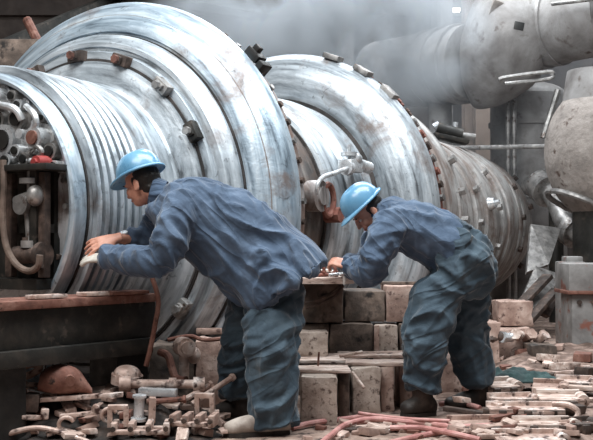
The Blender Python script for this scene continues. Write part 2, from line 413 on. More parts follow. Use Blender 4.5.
for t0, r0 in ((0.075, 0.806), (0.883, 0.90), (1.078, 1.222), (1.139, 1.368), (1.322, 1.458), (0.923, 1.03), (2.60, 0.965), (3.19, 1.0), (3.38, 1.06), (3.705, 1.43)):
    lathe_part('seal_ring', [(t0 - 0.012, r0 - 0.02), (t0 - 0.012, r0 + 0.012), (t0 + 0.008, r0 + 0.012), (t0 + 0.008, r0 - 0.02)], 'seal' if t0 != 1.139 else 'tail', 160)
# clamping lugs round the front flange
for k in range(17):
    a = 113 - 21.3 * k
    if a < -60 and a > -200: continue
    rad = V((math.cos(math.radians(a)), 0, math.sin(math.radians(a)))); tan = V((-rad.z, 0, rad.x))
    rot = Matrix((tan, V((0, 1, 0)), rad)).transposed().to_quaternion()
    c = polar(1.06, a, 0.90)
    lug = MB().box(c, (0.13, 0.075, 0.075), rot, 0.012).box(c + V((0, -0.03, 0)) + rad * 0.0, (0.07, 0.06, 0.05), rot, 0.01).build('clamp_lug', M['dark_scrap' if k < 3 or k > 12 else 'dark_steel' if k == 4 else 'steel'], T)
    n = c + V((0, -0.055, 0))
    MB().cyl(n, n + V((0, -0.03, 0)), 0.028, seg=6).build('nut', M['rust' if k < 3 else 'steel'], lug)
# nuts on the rear flange rim
for k in range(40):
    a = 96 - 5.2 * k
    if a < -40: break
    rad = V((math.cos(math.radians(a)), 0, math.sin(math.radians(a))))
    MB().cyl(polar(1.445, a, 1.37), polar(1.487, a, 1.37), 0.022, seg=6).build('flange_bolt', M['dark_scrap' if k % 3 else 'steel'], T)
# dark bracket where the big ring meets the second casing
br = MB()
c = polar(1.47, 43, 1.36); rad = V((math.cos(math.radians(43)), 0, math.sin(math.radians(43)))); tan = V((-rad.z, 0, rad.x))
rot = Matrix((tan, V((0, 1, 0)), rad)).transposed().to_quaternion()
br.box(c + rad * 0.05, (0.12, 0.10, 0.06), rot, 0.008).box(c + rad * 0.02 - tan * 0.10, (0.05, 0.12, 0.10), rot, 0.008).box(c + rad * 0.09 + tan * 0.02, (0.05, 0.05, 0.05), rot, 0.006)
tag(br.build('hinge_bracket', M['black'], T), 'black bracket')
# bolts on the red ring: long studs with nuts
for k in range(34):
    a = 62 - 4.6 * k
    if a < -50: break
    MB().cyl(polar(1.43, a, 3.755), polar(1.50, a, 3.755), 0.026, seg=6).cyl(polar(1.42, a, 3.84), polar(1.475, a, 3.84), 0.03, seg=6).build('ring_bolt', M['steel' if k % 3 == 0 else 'redrust' if k % 3 == 1 else 'dark_scrap'], T)
for a, R, t in ((58, 1.5, 3.6), (46, 1.49, 3.62), (70, 1.5, 3.58)):
    rad = V((math.cos(math.radians(a)), 0, math.sin(math.radians(a)))); tan = V((-rad.z, 0, rad.x))
    rot = Matrix((tan, V((0, 1, 0)), rad)).transposed().to_quaternion()
    MB().box(polar(R + 0.02, a, t), (0.16, 0.12, 0.05), rot, 0.01).build('lifting_lug', M['steel'], T)
# patches welded on the torus
for a, R, t, w in ((30, 1.345, 3.41, 0.28), (8, 1.40, 3.445, 0.2)):
    rad = V((math.cos(math.radians(a)), -0.6, math.sin(math.radians(a)))).normalized(); tan = V((-rad.z, 0, rad.x)).normalized()
# bolts on the tail
for a, t, R in ((26, 4.75, 1.28), (12, 4.75, 1.28), (0, 4.75, 1.28), (-12, 4.75, 1.28), (20, 6.0, 0.99), (0, 6.0, 0.99), (-20, 6.0, 0.99), (35, 6.67, 0.98), (10, 6.67, 0.98), (-15, 6.67, 0.98), (28, 7.67, 0.93), (5, 7.67, 0.93), (-18, 7.67, 0.93), (15, 8.28, 0.86), (-12, 8.28, 0.86), (-35, 8.28, 0.86), (42, 8.28, 0.86)):
    MB().cyl(polar(R - 0.01, a, t), polar(R + 0.07, a, t), 0.04, seg=6).build('tail_bolt', M['dark_scrap' if t > 7 else 'steel'], T)
# two pale hand-hole covers on the tail flank
for a, t, R in ((2, 5.05, 1.06), (-14, 5.3, 1.0), (12, 6.4, 1.0)):
    q = polar(R, a, t); rad = (polar(1, a, 0) - polar(0, a, 0))
    MB().cyl(q, q + rad * 0.07, 0.075, 0.06, 14).cyl(q + rad * 0.07, q + rad * 0.12, 0.03, seg=6).build('plug', M['chrome'], T)

# fittings of the front end cover -------------------------------------
def port(px, py, r, h, m, cap=None, t=0.02):
    p = face_pt(px, py, t); d = V((0, -1, 0))
    b = MB().cyl(p, p + d * h, r, r * 0.95, 20).cyl(p - d * 0.01, p + d * 0.018, r * 1.35, seg=20)
    o = b.build('port', M[m], T)
    if cap:
        MB().cyl(p + d * h, p + d * (h + 0.012), r * 0.62, seg=16).build('port_cap', M[cap], o)
    return o
port(12, 141, 0.095, 0.08, 'chrome', 'dark_steel'); port(45, 139, 0.066, 0.10, 'chrome', 'rust')
port(22, 120, 0.066, 0.05, 'steel', 'black'); port(3, 121, 0.06, 0.05, 'steel', 'black')
port(5, 97, 0.05, 0.08, 'chrome', 'dark_steel'); port(30, 152, 0.038, 0.12, 'chrome', 'dark_steel'); port(20, 97, 0.036, 0.07, 'steel', 'black')
port(36, 160, 0.04, 0.10, 'steel', 'black'); port(15, 161, 0.045, 0.08, 'chrome', 'dark_steel'); port(26, 106, 0.034, 0.07, 'chrome', 'black'); port(58, 152, 0.05, 0.07, 'steel', 'black'); port(46, 118, 0.026, 0.04, 'steel', 'black'); port(30, 135, 0.03, 0.09, 'chrome'); port(62, 166, 0.03, 0.07, 'chrome', 'black')
for pts, r, m in (([(-10, 104), (6, 106), (16, 110), (22, 120)], 0.022, 'chrome'), ([(26, 106), (34, 114), (36, 124), (30, 135)], 0.018, 'chrome'), ([(30, 152), (36, 146), (42, 152), (36, 160)], 0.016, 'steel'), ([(15, 161), (22, 158), (26, 160), (36, 161)], 0.016, 'chrome')):
    MB().tube([face_pt(a, b, -0.05 - 0.02 * (i in (1, 2))) for i, (a, b) in enumerate(pts)], r, 10, 5).build('oil_pipe', M[m], T)
p = face_pt(47, 163, -0.05)
tag(MB().cyl(p, p + V((0, -0.09, 0)), 0.042, 0.036, 14).cyl(p + V((0, -0.09, 0)), p + V((0, -0.11, 0)), 0.02, seg=8).build('valve_cap', M['red'], T), 'small red valve cap')
for a in range(0, 360, 12):      # bolts round the end cover
    if 190 < a < 350 and a % 24: continue
    if 120 < a < 250: continue
    MB().cyl(polar(0.705, a, 0.03), polar(0.705, a, -0.01), 0.017, seg=6).build('cover_bolt', M['dark_scrap' if a > 180 else 'steel'], T)
# shelf across the cover and the dark gear housing hung below it
a, b = face_pt(-40, 169.5, 0.0), face_pt(73, 172.5, 0.0)
sh = MB().box(((a.x + b.x) / 2, -0.10, (a.z + b.z) / 2), (b.x - a.x, 0.22, 0.035), None, 0.006)
sh = tag(sh.build('shelf_plate', M['dark_steel'], T), 'dark steel shelf plate')
zt = a.z - 0.02
hs = MB()
zb = face_pt(20, 288, 0).z
hl, hr = face_pt(-40, 200).x, face_pt(60, 200).x
hs.box(((hl + hr) / 2, 0.0, (zt + zb) / 2), (hr - hl, 0.05, zt - zb))
hs.box((face_pt(53, 200).x, -0.07, (zt + zb) / 2 + 0.05), (0.05, 0.14, zt - zb - 0.1))
hs.box(((hl + hr) / 2, -0.07, zb + 0.03), (hr - hl, 0.18, 0.06)).box(((hl + hr) / 2, -0.03, (zt + zb) / 2), (hr - hl, 0.06, 0.05))
tag(hs.build('gear_housing', M['dark_steel'], T), 'dark greasy housing under the shelf')
for px in (47, 14): 
    q = face_pt(px, 225, -0.08)
    MB().box((q.x, -0.10, (zt + zb) / 2 + 0.02), (0.05, 0.05, (zt - zb) * 0.86), None, 0.008).build('strut', M['dark_scrap'], T)
vb = MB(); q = face_pt(30, 205, -0.12)
vb.cyl(q + V((-0.10, 0, 0.02)), q + V((0.06, 0, 0.06)), 0.035, seg=14).cyl(q + V((-0.03, -0.05, 0.0)), q + V((-0.03, 0.06, 0.0)), 0.055, seg=18).ell(q + V((0.06, -0.02, 0.05)), (0.05, 0.05, 0.06)).cyl(q + V((0, 0, 0.05)), q + V((0, 0, 0.22)), 0.018).cyl(q + V((0.0, 0, 0.12)), q + V((0, 0, 0.15)), 0.06, seg=14)
vb.cyl(q + V((-0.02, 0, -0.03)), q + V((0.01, 0, -0.30)), 0.02).cyl(q + V((0.0, 0, -0.2)), q + V((0.0, 0, -0.24)), 0.05, seg=14)
vb.build('valve', M['steel'], T)
q = face_pt(30, 255, -0.12)
MB().cyl(q + V((-0.11, 0, 0)), q + V((0.10, 0, 0)), 0.05, seg=16).cyl(q + V((-0.02, 0, 0)), q + V((-0.02, 0, 0.10)), 0.03).cyl(q + V((0.08, 0, 0)), q + V((0.11, 0, 0)), 0.075, seg=18).build('drain_pipe', M['dark_scrap'], T)
MB().tube([face_pt(a, b, -0.2) for a, b in ((3, 160), (4, 185), (3, 215), (6, 245), (16, 264), (29, 271), (38, 266), (40, 255))], 0.019, 10, 6).build('hose', M['hosetan'], T)
tag(T.children[-1], 'dusty tan hose looped over the housing')

# fitting with a lever on the second casing's flank ---------------------
def on_ring(px, py, R):
    """spot of the photograph on the flank of radius R, in turbine coordinates"""
    o = V((0, 0, 1.0)); d = W(px, py, 1.0) - o
    def loc(p):
        q = p - V((AX0, AY0, 0)); return V((q.x * math.cos(PHI) - q.y * math.sin(PHI), q.x * math.sin(PHI) + q.y * math.cos(PHI), q.z))
    lo = loc(o); ld = loc(o + d) - lo
    A = ld.x ** 2 + ld.z ** 2; B = 2 * (lo.x * ld.x + (lo.z - AZ) * ld.z); Cc = lo.x ** 2 + (lo.z - AZ) ** 2 - R * R
    k = (-B - math.sqrt(max(B * B - 4 * A * Cc, 0))) / (2 * A)
    return lo + ld * k
lv = MB()
pts = [on_ring(318, 205, 1.04), on_ring(317, 188, 1.09), on_ring(322, 178, 1.12), on_ring(335, 173, 1.14), on_ring(348, 168, 1.14)]
lv.tube(pts, 0.018, 10, 6)
lever = lv.build('lever_pipe', M['chrome'], T)
q = on_ring(349, 166, 1.12)
vv = MB().box(q + V((0, 0.03, 0)), (0.13, 0.22, 0.10), None, 0.02).cyl(q + V((0, 0.0, 0)), q + V((0, 0, 0.17)), 0.018).cyl(q + V((0, 0, 0.08)), q + V((0, 0, 0.11)), 0.065, seg=12).cyl(q + V((0.03, 0.1, 0.02)), q + V((0.05, 0.26, 0.0)), 0.05, seg=14).cyl(q + V((0.02, -0.1, -0.02)), q + V((0.02, -0.04, -0.02)), 0.06, seg=14).ell(q + V((0.03, 0.06, 0.06)), (0.05, 0.07, 0.05))
vv.build('valve_head', M['chrome'], T)
q = on_ring(328, 200, 1.06)
ringpts = [q + V((0, 0.09 * math.cos(a), 0.12 * math.sin(a))) for a in [2 * math.pi * k / 20 for k in range(20)]]
MB().tube(ringpts, 0.024, 8, 1, True).build('shackle', M['redrust'], T)
q = on_ring(316, 196, 1.03)
MB().cyl(q + V((-0.06, 0, 0)), q + V((0.05, 0, 0)), 0.12, seg=18).cyl(q + V((0.05, 0, 0)), q + V((0.07, 0, 0)), 0.07, seg=14).build('blind_flange', M['casing_warm'], T)
q = on_ring(333, 215, 1.04)
MB().cyl(q + V((-0.06, 0, 0)), q + V((0.07, 0, 0)), 0.06, seg=8).build('flange_nut', M['redrust'], T)

# ------------------------------------------------------------------ support beam
B0, B1 = W(-30, 312, 4.85), W(150, 300, 5.72)
bd = (B1 - B0); bd.z = 0; bl = bd.length; bd.normalize(); bang = math.atan2(bd.y, bd.x)
BE = thing('support_beam', 'dark greasy steel support beam under the left end of the turbine', 'beam', (B0.x, B0.y, 0.0), bang)
MB().box((bl / 2, 0.02, 0.55), (bl, 0.14, 0.20), None, 0.006).build('web', M['dark_steel'], BE)
MB().box((bl / 2 - 0.03, 0.0, 0.41), (bl - 0.06, 0.20, 0.085), None, 0.006).build('bottom_flange', M['dark_steel'], BE)
tp = MB().box((bl / 2, 0.06, 0.675), (bl, 0.30, 0.045), None, 0.008)
tp.jitter(0.004, 9)
tag(tp.build('top_plate', M['rust'], BE), 'rusty top plate')
MB().box((bl * 0.16, 0.08, 0.18), (0.22, 0.24, 0.38)).build('foot', M['black'], BE)
MB().box((bl * 0.86, 0.08, 0.18), (0.22, 0.24, 0.38)).build('foot', M['black'], BE)
# plates lying on the beam
for i, (u, w, lab) in enumerate(((0.36, 0.20, 'thin worn steel strip lying on the beam edge at the left'), (0.62, 0.16, 'short bright steel strip lying on the beam edge'), (0.80, 0.26, 'rust-pink steel plate lying on the beam below the gloved hand'))):
    p = V((B0.x, B0.y, 0)) + bd * (bl * u) + V((0, 0, 0.712)) + V((bd.y, -bd.x, 0)) * 0.04
    o = MB().box((0, 0, 0), (w, 0.09 + 0.05 * (i == 2), 0.02), None, 0.004).jitter(0.004, 20, i).build('steel_strip', M['scrap' if i < 2 else 'rust'])
    o.location = p; o.rotation_euler = (0, 0, bang); tag(o, lab, 'plate')
o = MB().tube([W(146, 262, 5.55), W(158, 297, 5.5), W(155, 325, 5.5), W(150, 350, 5.5), W(146, 366, 5.5)], 0.014, 8, 4).build('bent_rod', M['rust'], origin=W(146, 366, 5.5))
tag(o, 'thin bent rusty rod standing at the right end of the dark beam', 'rod')

# ------------------------------------------------------------------ pipes and vessels behind
PM = M['pipe']
def wbuild(mb, name, m, root=None, org=None): return mb.build(name, M[m], root, org)
SP = thing('steam_pipe', 'massive grey steam pipe with a thick valve body crossing the upper right', 'pipe', W(500, 318, 13.0))
SP.location.z = 0
def bp(px, py, D): return W(px, py, D) - SP.location
MB().cyl(bp(380, 76, 14.6), bp(472, 62, 13.1), 0.50, 0.50, 36).build('pipe', PM, SP)
for px, py, D in ((432, 68.5, 13.75), (446, 66, 13.5), (461, 64, 13.25)):
    d = (bp(472, 62, 13.1) - bp(380, 76, 14.6)).normalized()
    MB().cyl(bp(px, py, D) - d * 0.05, bp(px, py, D) + d * 0.05, 0.535, seg=36).build('pipe_band', PM, SP)
vbm = MB().loft([(bp(466, 62, 13.1), V((0, 0, 0.40)), V((0.15, 0.40, 0))), (bp(474, 56, 13.05), V((0, 0, 0.68)), V((0.15, 0.62, 0))), (bp(492, 47, 12.9), V((0, 0, 0.78)), V((0.15, 0.72, 0))), (bp(512, 40, 12.8), V((0, 0, 0.76)), V((0.15, 0.72, 0))), (bp(532, 34, 12.7), V((0, 0, 0.66)), V((0.15, 0.62, 0))), (bp(543, 30, 12.6), V((0, 0, 0.52)), V((0.15, 0.50, 0)))], 40, 6, 2.0)
vbm.build('valve_body', PM, SP)
MB().cyl(bp(540, 30, 12.6), bp(610, 14, 11.9), 0.47, 0.47, 40).build('pipe', PM, SP)
for px, py, D in ((542, 29.5, 12.58), (556, 26, 12.44)):
    d = (bp(610, 14, 11.9) - bp(540, 30, 12.6)).normalized()
    MB().cyl(bp(px, py, D) - d * 0.05, bp(px, py, D) + d * 0.05, 0.50, seg=40).build('pipe_band', PM, SP)
nb = bp(512, 10, 12.4)
MB().box(bp(513, 14, 12.45), (0.62, 0.5, 0.22), Euler((0.35, 0.35, 0)).to_quaternion(), 0.03).build('cover_plate', M['lag'], SP)
MB().box(bp(519, 26, 12.08), (0.12, 0.03, 0.10), Euler((0, 0.2, 0)).to_quaternion(), 0.01).build('name_plate', M['dark_steel'], SP)
tag(SP.children[-1], 'small dark plate')
MB().tube([bp(502, 82, 11.9), bp(503, 78, 11.85), bp(548, 72, 11.8), bp(552, 75, 11.8), bp(548, 79, 11.8), bp(505, 84, 11.9)], 0.025, 8, 4).build('grab_rail', M['steel'], SP)
MB().tube([bp(552, 4, 11.7), bp(586, 0, 11.4), bp(600, -2, 11.3)], 0.025, 8, 2).build('grab_rail', M['steel'], SP)
# legs that carry the pipe
MB().cyl(bp(440, 75, 13.6), V((bp(440, 75, 13.6).x, bp(440, 75, 13.6).y, 0)), 0.16, seg=14).build('support_leg', M['pipe'], SP)

TK = thing('tank', 'dim grey upright tank standing under the thick valve body', 'tank', W(529, 318, 13.9)); TK.location.z = 0
tb = MB().cyl((0, 0, 0), (0, 0, 3.0), 0.52, seg=40).ell((0, 0, 3.0), (0.52, 0.52, 0.2))
tb.build('shell', PM, TK)
for z in (0.5, 1.6, 2.6): MB().cyl((0, 0, z - 0.03), (0, 0, z + 0.03), 0.545, seg=40).build('hoop', PM, TK)
SV = thing('pressure_vessel', 'round grey cracked vessel bulging in at the right edge', 'vessel', W(602, 318, 11.3)); SV.location.z = 0
sc_ = W(604, 152, 11.3) - SV.location
MB().ell(sc_, (0.66, 0.66, 0.80), None, 48, 32).build('shell', M['lag'], SV)
MB().cyl((sc_.x, sc_.y, sc_.z + 0.55), (sc_.x + 0.02, sc_.y, sc_.z + 0.90), 0.46, 0.42, 32).build('neck', PM, SV)
MB().cyl((sc_.x, sc_.y, 0), (sc_.x, sc_.y, sc_.z - 0.6), 0.35, seg=28).build('pedestal', M['dark_steel'], SV)
nn = V((-0.42, -0.08, -0.90)).normalized(); e1 = nn.orthogonal().normalized(); e2 = nn.cross(e1)
MB().tube([sc_ + nn * 0.68 + (e1 * math.cos(a) + e2 * math.sin(a)) * 0.39 for a in [2 * math.pi * k / 48 for k in range(48)]], 0.032, 8, 1, True).build('rim', M['steel'], SV)
# elbow pipes under the vessel, by the tail of the turbine
EP = thing('elbow_pipe', 'grey elbow pipe between the turbine tail and the round vessel', 'pipe', W(552, 318, 12.2)); EP.location.z = 0
ep = lambda px, py, D: W(px, py, D) - EP.location
MB().tube([ep(530, 186, 12.9), ep(545, 186, 12.5), ep(556, 200, 12.2), ep(566, 222, 11.9), ep(585, 238, 11.6)], 0.13, 20, 6).build('pipe', M['steel'], EP)
MB().cyl(ep(541, 184, 12.55), ep(549, 192, 12.35), 0.21, seg=24).build('flange', M['steel'], EP)
MB().cyl(ep(570, 228, 11.85), ep(577, 233, 11.75), 0.20, seg=24).build('flange', M['steel'], EP)
MB().cyl(ep(556, 202, 12.2), V((ep(556, 202, 12.2).x, ep(556, 202, 12.2).y, 0)), 0.09, seg=14).build('support_leg', M['dark_steel'], EP)
for px, py, l in ((455, 10, 'bright hall lamp far off beside the thick valve body'), (443, 14, 'small dim hall lamp left of the bright one')):
    o = MB().box((0, 0, 0), (0.18 if px > 450 else 0.10, 0.06, 0.07), None, 0.01).build('wall_lamp', M['lamp']); o.location = W(px, py, 17.83); tag(o, l, 'lamp')
# thin rails and uprights
o = MB().cyl(W(455, 148, 12.9), W(562, 146, 11.9), 0.03, seg=10).build('rail_pipe', M['steel'], origin=W(508, 147, 12.4)); tag(o, 'thin level pipe running behind the turbine tail to the round vessel', 'pipe')
for px, l in ((508, 'left one of two thin upright pipes before the tank'), (514, 'right one of two thin upright pipes before the tank')):
    p = W(px, 92, 13.1)
    o = MB().cyl((0, 0, 0), (0, 0, p.z), 0.032, seg=10).build('upright_pipe', M['steel']); o.location = (p.x, p.y, 0); tag(o, l, 'pipe')
o = MB().cyl(W(558, 90, 12.3), W(543, 138, 12.3), 0.04, seg=8).cyl(W(546, 132, 12.3), W(546, 147, 12.3), 0.03, seg=8).build('slanted_strut', M['steel'], origin=W(550, 115, 12.3)); tag(o, 'pale slanting strut rising from the level pipe beside the vessel', 'strut')
for px, w, D, top, m, l in ((487, 0.34, 15.2, 5.5, 'tan', 'tan steel column standing under the valve body'), (470, 0.16, 15.6, 5.5, 'tan', 'narrow tan column left of the wider one'), (447, 0.20, 16.0, 5.5, 'pipe', 'grey column half lost in the smoke'), (345, 0.3, 17.0, 7.0, 'pipe', 'dim column deep in the smoke above the far casing')):
    p = W(px, 250, D)
    o = MB().box((0, 0, top / 2), (w, 0.05, top)).box((0, 0.12, top / 2), (0.05, 0.2, top)).box((0, 0.24, top / 2), (w, 0.05, top)).build('girder_column', M[m]); o.location = (p.x, p.y, 0); tag(o, l, 'column')
# roof beams, upper left
for a, b, r, l in (((-20, 62, 9.5), (150, -12, 12.5), 0.22, 'dark roof girder behind the top left of the big ring'), ((60, -20, 11), (330, 26, 14), 0.2, 'dark girder crossing behind the top of the big ring')):
    A_, B_ = W(*a), W(*b)
    mid = (A_ + B_) / 2
    d = (B_ - A_)
    rot = d.to_track_quat('X', 'Z')
    o = MB().box((0, 0, 0), (d.length, 0.1, r), rot).box((0, 0, 0), (d.length, 0.3, 0.05), rot).build('girder', M['dark_steel'], smooth=False); o.location = mid; tag(o, l, 'girder')
o = MB().cyl(W(27, 20, 9.6), W(40, 46, 9.4), 0.045, seg=10).build('sloping_pipe', M['rust'], origin=W(33, 33, 9.5)); tag(o, 'short rust-red sloping pipe at the upper left', 'pipe')
p = W(10, 66, 9.0)
o = MB().box((0, 0, 0), (1.6, 0.8, 0.34), None, 0.03).box((-0.3, 0, -1.2), (0.5, 0.6, 2.2)).build('stone_ledge', M['sooty']); o.location = p; tag(o, 'sooty stone ledge behind the front end of the turbine', 'ledge')
# small motor sitting on the casing
p = W(450, 134, 11.9)
MT = thing('small_motor', 'small dark motor with pale fittings perched on top of the turbine tail', 'motor', p + V((0, 0, -0.16)))
MB().box((0, 0, 0.10), (0.42, 0.30, 0.05), Euler((0, 0.22, 0)).to_quaternion(), 0.01).build('base_plate', M['dark_steel'], MT)
MB().cyl((-0.16, 0, 0.22), (0.14, 0, 0.14), 0.085, seg=16).build('body', M['dark_steel'], MT)
MB().cyl((-0.19, 0, 0.235), (-0.13, 0, 0.27), 0.05, seg=12).build('terminal_box', M['chrome'], MT)
MB().cyl((0.12, 0, 0.14), (0.30, 0, 0.12), 0.045, seg=12).build('shaft', M['steel'], MT)
MB().cyl((0.06, 0, 0.22), (0.07, 0, 0.30), 0.03, seg=10).build('filler_cap', M['chrome'], MT)
# leaning plates at the end of the turbine
def plate(quad, th, m, name, label, cat='plate'):
    pts = [W(*q) for q in quad]
    c = sum(pts, V()) / len(pts); n = (pts[1] - pts[0]).cross(pts[2] - pts[0]).normalized() * th
    b = MB().prism([p - c for p in pts], n)
    o = b.build(name, M[m]); o.location = c; return tag(o, label, cat)
plate([(531, 224, 11.4), (561, 228, 11.5), (549, 264, 11.0), (527, 272, 10.9)], 0.05, 'steel', 'leaning_plate', 'square rusty grey plate tilted against the end of the turbine tail')
plate([(536, 266, 10.9), (560, 274, 11.0), (543, 312, 10.2), (518, 307, 10.2)], 0.05, 'steel', 'leaning_plate', 'worn plate leaning low between the turbine tail and the cabinet')
plate([(560, 276, 10.9), (566, 282, 10.9), (550, 316, 10.3), (543, 313, 10.3)], 0.05, 'dark_scrap', 'leaning_plate', 'dark narrow plate leaning beside the worn one')
for i, (a, b, w_) in enumerate((((548, 276, 10.5), (508, 318, 10.0), 0.12), ((556, 290, 10.4), (528, 322, 10.0), 0.10))):
    A_, B_ = W(*a), W(*b); c = (A_ + B_) / 2; B_.z = max(B_.z, 0.06)
    o = MB().box((0, 0, 0), ((B_ - A_).length, w_, 0.05), (B_ - A_).to_track_quat('X', 'Z'), 0.008).build('brace_bar', M['dark_scrap']); o.location = c; tag(o, ('upper dark brace bar leaning under the turbine tail', 'lower dark brace bar leaning under the turbine tail')[i], 'bar')
# cabinet at the right edge
p = FL(585, 362, 0)
p = W(585, 340, 8.6); p.z = 0
CB = thing('cabinet', 'grey steel cabinet with a rusty lower half at the right edge', 'cabinet', p)
zt = W(585, 264, 8.6).z
MB().box((0.02, 0, zt * 0.86), (0.42, 0.4, zt * 0.30), None, 0.015).build('upper_box', M['box'], CB)
MB().box((0.02, 0, zt * 0.34), (0.36, 0.36, zt * 0.68), None, 0.015).build('lower_box', M['box'], CB)
MB().box((0.02, -0.01, zt * 0.705), (0.46, 0.44, 0.03), None, 0.006).build('ledge', M['rust'], CB)
for dx in (-0.1, 0.02): MB().cyl((dx, -0.18, zt * 0.60), (dx, -0.2, zt * 0.60), 0.02, seg=10).build('bolt', M['dark_scrap'], CB)
o = MB().box((0, 0, 0.55), (0.22, 0.3, 1.1), None, 0.02).box((0.02, 0, 1.12), (0.16, 0.2, 0.1), None, 0.02).build('pedestal', M['box']); q = W(570, 250, 9.6); o.location = (q.x, q.y, 0); o.scale = (1, 1, (W(563, 254, 9.6).z) / 1.2); tag(o, 'narrow grey pedestal with a smaller step on top behind the cabinet', 'pedestal')

# ------------------------------------------------------------------ people
def fold(me, amp, dirv, along=1.6, across=7.0, seed=0, gain=None):
    """cloth folds: long ridges running along dirv"""
    d = V(dirv).normalized(); a = d.orthogonal().normalized(); b = d.cross(a)
    co = []
    for v in me.vertices:
        p = v.co
        w = noise.noise_vector(p * 3.0 + V((seed, 0, 3)))
        q = V((p.dot(d) * along + w.x * 0.9, p.dot(a) * across + w.y * 1.0, p.dot(b) * across + w.z * 1.0)) + V((seed * 5.3, seed, 0))
        n = noise.noise(q)
        r = (1 - min(1, abs(n) * 2.3)) ** 1.4
        n2 = noise.noise(q * 2.0 + V((9, 2, 4)))
        g = gain(p) if gain else 1.0
        co.append(p + v.normal * amp * g * (r + n2 * 0.5 - 0.35))
    for v, c in zip(me.vertices, co): v.co = c
    me.update()

def head_frame(c, fwd, roll=0.0):
    f = V(fwd).normalized(); up = V((0, 0, 1)); l = up.cross(f).normalized(); u = f.cross(l)
    m = Matrix((f, l, u)).transposed()
    return Matrix.Translation(c) @ m.to_4x4() @ Matrix.Rotation(roll, 4, 'X')

def head_shapes(mb, Mx):
    q = Mx.to_quaternion()
    E = lambda c, s: mb.ell(Mx @ V(c), s, q, 24, 16)
    E((-0.005, 0, 0.02), (0.098, 0.078, 0.095)); E((0.028, 0, -0.05), (0.064, 0.062, 0.072)); E((0.052, 0, -0.098), (0.034, 0.036, 0.025))
    E((0.096, 0, -0.030), (0.017, 0.012, 0.03)); E((0.107, 0, -0.048), (0.014, 0.015, 0.012)); E((0.078, 0, 0.003), (0.02, 0.055, 0.013))
    E((0.084, 0, -0.074), (0.011, 0.023, 0.006)); E((0.082, 0, -0.086), (0.011, 0.020, 0.007)); E((0.018, 0, -0.082), (0.055, 0.056, 0.045))
    for s in (1, -1):
        E((0.064, s * 0.042, -0.045), (0.024, 0.02, 0.03)); E((-0.012, s * 0.082, -0.03), (0.020, 0.009, 0.033)); E((-0.004, s * 0.084, -0.05), (0.011, 0.008, 0.014))

def head_extras(root, Mx, org):
    q = Mx.to_quaternion()
    for s in (1, -1):
        e = MB().ell(Mx @ V((0.078, s * 0.032, -0.017)), (0.012, 0.013, 0.008), q, 14, 10).build('eye', M['white'], root, org)
        MB().ell(Mx @ V((0.0885, s * 0.032, -0.018)), (0.003, 0.006, 0.006), q, 10, 8).build('pupil', M['hair'], e, org)
        e.children[0].location = (0, 0, 0)
        MB().ell(Mx @ V((0.094, s * 0.033, 0.006)), (0.006, 0.02, 0.004), q, 12, 8).build('eyebrow', M['hair'], root, org)
    MB().ell(Mx @ V((0.0905, 0, -0.080)), (0.006, 0.021, 0.007), q, 14, 8).build('lips', M['lip'], root, org)
    hb = MB(); hb.ell(Mx @ V((-0.028, 0, 0.012)), (0.083, 0.0835, 0.094), q, 28, 20)
    hb.ell(Mx @ V((-0.045, 0, -0.055)), (0.052, 0.062, 0.045), q, 20, 14)
    for s in (1, -1): hb.ell(Mx @ V((0.008, s * 0.070, 0.0)), (0.014, 0.010, 0.028), q, 14, 10)
    me = remesh(hb, 0.006, 3)
    for v in me.vertices: v.co += v.normal * 0.003 * noise.noise(v.co * 60)
    from_mesh(me, 'hair', M['hair'], root, org)

def helmet(root, Mx, org, label, s=1.0):
    """hard hat: ridged dome and a brim that grows into a peak"""
    n = 56; mb = MB(); rs = []
    for i in range(15):
        u = i / 14 * math.pi / 2
        rr, z = math.cos(u) ** 0.80, math.sin(u) ** 0.95
        ring = []
        for k in range(n):
            a = 2 * math.pi * k / n
            x, y = 0.143 * rr * math.cos(a), 0.117 * rr * math.sin(a)
            lift = 0.006 * max(0, 1 - abs(y) / 0.018) * (1 if z > 0.25 else 0)
            ring.append(Mx @ V((x * s - 0.004, y * s, 0.032 + 0.132 * z * s + lift)))
        rs.append(ring)
    mb.rings(rs)
    h = mb.build('hard_hat', M['helmet'], root, org, auto=60); tag(h, label)
    bb = MB()
    def brim(off, z):
        out = []
        for k in range(n):
            a = 2 * math.pi * k / n
            e = off * (0.016 + 0.034 * max(0, math.cos(a)) ** 2.5)
            out.append(Mx @ V(((0.143 * s + e) * math.cos(a) - 0.004, (0.117 * s + e) * math.sin(a), z - 0.010 * off * max(0, math.cos(a)) ** 2)))
        return out
    bb.rings([brim(-0.3, 0.040), brim(0.4, 0.040), brim(1, 0.034), brim(1.08, 0.029), brim(1, 0.024), brim(0.3, 0.028), brim(-0.3, 0.028)], closed=False, cap=False)
    b = bb.build('brim', M['helmet'], h, org, auto=60); b.location = (0, 0, 0)

